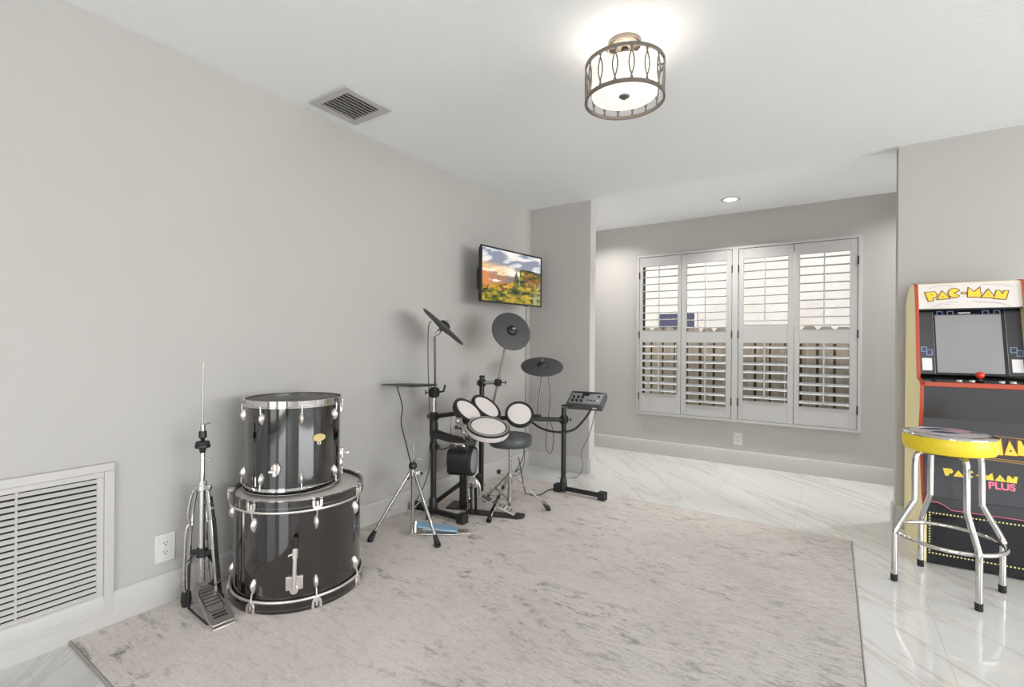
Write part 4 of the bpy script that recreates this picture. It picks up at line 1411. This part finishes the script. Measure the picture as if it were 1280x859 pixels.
def logo(face, sx, tz, width, height, arch, parent, lift=0.0, outline=True):
    """The cabinet's arched chunky title lettering."""
    word = 'PAC-MAN'
    tot = sum(ADV[c] for c in word)
    k = width / tot
    mb, mo, md_ = MB(), MB(), MB()
    s = sx
    for c in word:
        mid = (s + ADV[c] * k / 2 - sx) / width * 2 - 1
        rot = -mid * arch * .6
        tb = tz + height * arch * (1 - mid * mid) * 2.0
        h_ = height * (.86 if c in 'AN' else 1.0)
        pts = []
        for px_, py_ in LET[c]:
            x_, y_ = px_ * k * .96, py_ * h_
            cx_ = ADV[c] * k / 2
            X = cx_ + (x_ - cx_) * math.cos(rot) - (y_ - h_ / 2) * math.sin(rot)
            Y = h_ / 2 + (x_ - cx_) * math.sin(rot) + (y_ - h_ / 2) * math.cos(rot)
            pts.append((s + X, tb + Y))
        face.poly(mb, pts, .0008, lift + .0010)
        if outline:
            face.poly(mo, offset_poly(pts, height * .075), .0008, lift)
        if c in 'AP':
            ax_, ay_ = (s + .50 * k, tb + h_ * (.32 if c == 'A' else .68))
            r_ = height * .07
            face.poly(md_, [(ax_ - r_, ay_ - r_ * .7), (ax_ + r_, ay_ - r_ * .7), (ax_, ay_ + r_)], .0008, lift + .0020)
        s += ADV[c] * k
    obj('title_lettering', mb, M['lyellow'], parent, smooth=0)
    if outline:
        obj('lettering_outline', mo, M['lbrown'], parent, smooth=0)
    obj('counter_lettering', md_, M['lbrown'], parent, smooth=0)


def text_mesh(txt, size, face, s, t, parent, m, name, bold=.0, shear=0.0, lift=.0005):
    cu = bpy.data.curves.new('text', 'FONT')
    cu.body = txt
    cu.size = size
    cu.extrude = .0004
    cu.offset = bold
    cu.shear = shear
    to = bpy.data.objects.new('text', cu)
    me = bpy.data.meshes.new_from_object(to)
    bpy.data.objects.remove(to)
    mb = MB()
    o = face.o + face.n * lift
    mb.v = [o + V((1, 0, 0)) * (s + v.co.x) + face.u * (t + v.co.y) + face.n * v.co.z for v in me.vertices]
    mb.f = [tuple(p.vertices) for p in me.polygons]
    bpy.data.meshes.remove(me)
    return obj(name, mb, m, parent, smooth=0)


# marquee
mq0, mq1 = (.252, 1.352), (.284, 1.492)
mq = obj('marquee', slab(mq0, mq1, .012), M['marquee'], arc, .001)
F = Face(mq0, mq1)
logo(F, .050, .040, .335, .052, .22, mq)
swo = MB()
for (xa, xb, t0, t1, bow) in ((.085, .185, .018, .036, .006), (.075, .17, .008, .020, .008), (.245, .375, .038, .016, .006), (.26, .395, .028, .006, .008), (.06, .17, .118, .128, .010), (.28, .41, .128, .112, .010)):
    pts = []
    for i in range(9):
        q = i / 8
        pts.append(F.o + V((xa + (xb - xa) * q, 0, 0)) + F.u * (t0 + (t1 - t0) * q + bow * math.sin(PI * q)) + F.n * .0004)
    swo.tube(pts, .0008, 5)
obj('swoosh_lines', swo, M['steel'], mq)
# bezel and screen
bz0, bz1 = (.200, .985), (.292, 1.345)
bzl = obj('screen_bezel', slab(bz0, bz1, .012), M['arcblack'], arc)
F = Face(bz0, bz1)
obj('marquee_soffit', slab((.252, 1.350), (.30, 1.350), .006), M['arcblack'], arc)
SH = math.hypot(bz1[0] - bz0[0], bz1[1] - bz0[1])
mb = MB()
F.rect(mb, .092, .012, .362, SH - .030)
obj('screen', mb, M['screen'], bzl, smooth=0)
for xa in (.018, .380):
    mb = MB()
    F.rect(mb, xa, .004, xa + .062, SH - .010)
    sp = obj('side_art', mb, M['arcdeep'], bzl, smooth=0)
    mb = MB()
    for e in (-.003, .064):
        F.rect(mb, xa + e, .004, xa + e + .0016, SH - .008)
    obj('side_line', mb, M['steel'], sp, smooth=0)
    mb = MB()
    F.rect(mb, xa + .010, .022, xa + .052, .092, .0009)
    obj('instruction_card', mb, M['card'], sp, smooth=0)
    mb = MB()
    for (a_, b_, w_, h_) in ((.008, .128, .026, .030), (.030, .108, .026, .034)):
        for (p, q, r_, s_) in ((0, 0, w_, .0035), (0, h_ - .0035, w_, h_), (0, .0035, .0035, h_ - .0035), (w_ - .0035, .0035, w_, h_ - .0035)):
            F.rect(mb, xa + a_ + p, b_ + q, xa + a_ + r_, b_ + s_, .0009)
    obj('maze_lines', mb, M['lblue'], sp, smooth=0)
mb = MB()
for xa in (.100, .145, .290, .335):
    w_, h_, b_ = .026, .020, SH - .028
    for (p, q, r_, s_) in ((0, h_ - .003, w_, h_), (0, 0, .003, h_ - .003), (w_ - .003, 0, w_, h_ - .003)):
        F.rect(mb, xa + p, b_ + q, xa + r_, b_ + s_, .0009)
obj('maze_lines', mb, M['lblue'], bzl, smooth=0)
text_mesh('namco', .019, F, .190, SH - .024, bzl, M['card'], 'title_text', .0004, .2, .001)
# control deck
dk = obj('control_deck', slab((.100, .946), (.200, .975), .012), M['arcblack'], arc)
obj('deck_lip', MB().b2((x0, .088, .925), (x1, .102, .950)), M['red'], arc, .003)
obj('deck_front', slab((.118, .755), (.098, .930), .012), M['arcdeep'], arc)
js = obj('joystick', MB().cyl((.252, .15, .962), (.252, .15, .982), .006, seg=12).cyl((.252, .15, .960), (.252, .15, .964), .018, seg=18), M['black'], arc)
obj('ball', MB().ball((.252, .15, .990), .019, 20), M['ball'], js)
for xx in (.165, .215, .330, .372):
    obj('button', MB().cyl((xx, .125 if xx < .3 else .13, .953), (xx, .125 if xx < .3 else .13, .963), .012, seg=18), M['white'], arc)
# lower front with the titles
lf0, lf1 = (.026, .335), (.122, .755)
lf = obj('front_panel', slab(lf0, lf1, .012), M['arcdeep'], arc)
F = Face(lf0, lf1)
logo(F, .105, .272, .32, .085, -.06, lf)
mb = MB()
for (xa, xb, t0, t1) in ((.03, .43, .256, .236), (.03, .43, .248, .226), (.10, .43, .368, .350)):
    mb.tube([F.o + V((xa, 0, 0)) + F.u * t0 + F.n * .0006, F.o + V((xb, 0, 0)) + F.u * t1 + F.n * .0006], .0022, 6)
obj('gold_lines', mb, M['lgold'], lf)
logo(F, .090, .130, .282, .038, .03, lf, .0, False)
text_mesh('PLUS', .046, F, .262, .092, lf, M['lpink'], 'pink_lettering', .0018, 0, .001)
# stepped lower edge and riser with its dotted border
rs0, rs1 = (.012, .006), (.016, .345)
rs = obj('riser_panel', slab(rs0, rs1, .012), M['arcblack'], arc)
F = Face(rs0, rs1)
stp = MB()
F.poly(stp, [(.016, .320), (.060, .322), (.085, .312), (.115, .290), (.380, .290), (.420, .318), (.439, .320), (.439, .345), (.016, .345)], .006, .0)
obj('stepped_edge', stp, M['arcdeep'], arc, smooth=0)
eln = MB()
eln.tube([F.o + V((a_, 0, 0)) + F.u * b_ + F.n * .007 for a_, b_ in ((.016, .319), (.060, .321), (.085, .311), (.115, .289), (.380, .289), (.420, .317), (.439, .319))], .0016, 6)
obj('edge_line', eln, M['lpink'], arc)
mb = MB()
dd = .0032
for i in range(29):
    s = .030 + i * .01395
    for t in (.052, .262):
        F.rect(mb, s - dd, t - dd, s + dd, t + dd)
for j in range(1, 15):
    t = .052 + j * .014
    for s in (.030, .030 + 28 * .01395):
        F.rect(mb, s - dd, t - dd, s + dd, t + dd)
obj('dotted_border', mb, M['dot'], rs, smooth=0)
obj('back_panel', MB().b2((x0, .525, 0), (x1, .54, 1.39)), M['arcblack'], arc)
obj('top_panel', slab((.300, 1.497), (.42, 1.478), .010), M['sidey'], arc)

# ------------------------------------------------------------------ stool
ST = V((.462, 3.052, 0))
st = thing('bar_stool', 'round chrome bar stool with a bright yellow banded seat in front of the arcade machine', 'stool', ST)
obj('seat', MB().lathe([(0, .640), (.140, .640), (.164, .648), (.171, .664), (.171, .718), (.166, .724), (0, .724)], ST, ez, 64), M['yellow'], st)
obj('seat_rim', MB().lathe([(.146, .722), (.166, .720), (.1715, .719), (.1720, .724), (.166, .730), (.146, .733)], ST, ez, 64, True), M['chrome'], st)
tp = obj('seat_top', MB().lathe([(0, .712), (.150, .712), (.148, .730), (.10, .737), (0, .740)], ST, ez, 64), M['print_grey'], st)
# printed patches on the seat top
for (m_, cx_, cy_, rx_, ry_, a0_) in (('print_dark', -.045, .035, .060, .026, .3), ('print_pink', .035, .01, .055, .022, -.4), ('print_dark', .10, .02, .030, .022, .8), ('print_dark', -.02, -.06, .05, .02, .1)):
    mb = MB()
    pts = []
    for k in range(20):
        t = 2 * PI * k / 20
        px_ = cx_ + rx_ * math.cos(t) * math.cos(a0_) - ry_ * math.sin(t) * math.sin(a0_)
        py_ = cy_ + rx_ * math.cos(t) * math.sin(a0_) + ry_ * math.sin(t) * math.cos(a0_)
        r_ = math.hypot(px_, py_)
        z = .7405 if r_ < .001 else (.740 - .003 * (r_ / .10) if r_ < .10 else .737 - .007 * (r_ - .10) / .048)
        pts.append(ST + V((px_, py_, z + .0012)))
    mb.add(pts, [tuple(range(20))])
    obj('printed_patch', mb, M[m_], tp, smooth=0)
fx = V((.279, -.131, 0)).normalized()
fy = V((.131, .275, 0)).normalized()
hs_ = .153
RINGZ = .232
rc = .150
for i, j in ((-1, -1), (1, -1), (1, 1), (-1, 1)):
    d = (fx * i + fy * j).normalized()
    Rf = hs_ * math.sqrt(2)
    pts = [ST + d * .05 + ez * .634, ST + d * .105 + ez * .634, ST + d * .128 + ez * .615, ST + d * .134 + ez * .56, ST + d * .136 + ez * .41, ST + d * .142 + ez * .385, ST + d * (Rf - .012) + ez * .265, ST + d * Rf + ez * .235, ST + d * Rf + ez * .20, ST + d * Rf + ez * .03]
    L = obj('leg', MB().tube(pts, .0125, 14, 4), M['chrome'], st)
    obj('rubber_foot', MB().lathe([(0, .0005), (.0135, .0005), (.0145, .006), (.0145, .034), (0, .036)], ST + d * Rf, ez, 16), M['rubber'], L)
    obj('bolt', MB().ball(ST + d * (Rf + .0125) + ez * RINGZ, .005, 10), M['chrome'], L)
obj('foot_ring', MB().torus(ST + ez * RINGZ, ez, Rf - .018, .0095, 72, 12), M['chrome'], st)
obj('seat_frame', MB().torus(ST + ez * .638, ez, .105, .008, 48, 10), M['black'], st)

# ------------------------------------------------------------------ light
world = bpy.data.worlds.new('sky')
SC.world = world
world.use_nodes = True
wt = world.node_tree
bg = wt.nodes['Background']
sky = wt.nodes.new('ShaderNodeTexSky')
sky.sky_type = 'NISHITA'
sky.sun_disc = False
sky.sun_elevation = math.radians(48)
sky.sun_rotation = math.radians(200)
wmix = wt.nodes.new('ShaderNodeMix')
wmix.data_type = 'RGBA'
wmix.inputs[0].default_value = 0.72          # pale mix that desaturates the blue skylight
wt.links.new(sky.outputs['Color'], wmix.inputs[6])
wmix.inputs[7].default_value = (1.75, 1.72, 1.66, 1)
wt.links.new(wmix.outputs[2], bg.inputs['Color'])
bg.inputs['Strength'].default_value = 0.42


def area(name, loc, rot, sx, sy, power, col=(1, 1, 1)):
    l = bpy.data.lights.new(name, 'AREA')
    l.shape = 'RECTANGLE'
    l.size, l.size_y = sx, sy
    l.energy = power
    l.color = col
    o = bpy.data.objects.new(name, l)
    COL.objects.link(o)
    o.location = loc
    o.rotation_euler = rot
    return o


# daylight in the unseen back openings, then fill added from the right
for (a, b), k in zip(ops, (6, 24, 1)):
    area('back_daylight', ((a + b) / 2, YB - .06, 1.12), (math.radians(90), 0, 0), b - a, 1.95, k * (b - a), (.97, .99, 1))
area('side_fill', (XE + .06, .8, 1.3), (math.radians(90), 0, math.radians(90)), 5.0, 1.6, 178, (.97, .99, 1))  # added fill in an invented side opening, evens out the left wall
area('alcove_fill', (XE + .06, 4.49, 1.25), (math.radians(90), 0, math.radians(90)), .78, 1.7, 80, (.97, .99, 1))  # added fill in an invented alcove window, brightens the far wall and tiles
# beam of the modelled recessed lamp, plus unseen ceiling fill lights added around it
for x, y, p, sp in ((-2.0, 4.50, 6.5, 140), (-.74, 4.50, 6, 120), (.85, 4.50, 9, 150), (-.4, -.2, 1.5, 150), (.9, 1.0, 1.5, 150), (.2, -1.8, 6, 150)):
    l = bpy.data.lights.new('lamp_and_fill_beam', 'AREA')
    l.shape = 'DISK'
    l.size = .10
    l.energy = p
    l.color = (1, .98, .955)
    l.spread = math.radians(sp)
    o = bpy.data.objects.new('lamp_and_fill_beam', l)
    COL.objects.link(o)
    o.location = (x, y, H - .010)
# the fixture's bulbs
pl = bpy.data.lights.new('fixture_bulb', 'POINT')
pl.energy = 0.75
pl.color = (1, .93, .84)
pl.shadow_soft_size = .05
po = bpy.data.objects.new('fixture_bulb', pl)
COL.objects.link(po)
po.location = (FXC.x, FXC.y, 2.245)
sun = bpy.data.lights.new('sun', 'SUN')
sun.energy = 0.9
sun.angle = math.radians(2)
so = bpy.data.objects.new('sun', sun)
COL.objects.link(so)
so.rotation_euler = (math.radians(46), 0, math.radians(-14))

SC.view_settings.view_transform = 'Standard'
SC.view_settings.look = 'None'
SC.view_settings.gamma = 1.0
SC.view_settings.use_curve_mapping = False
SC.view_settings.exposure = 0.57
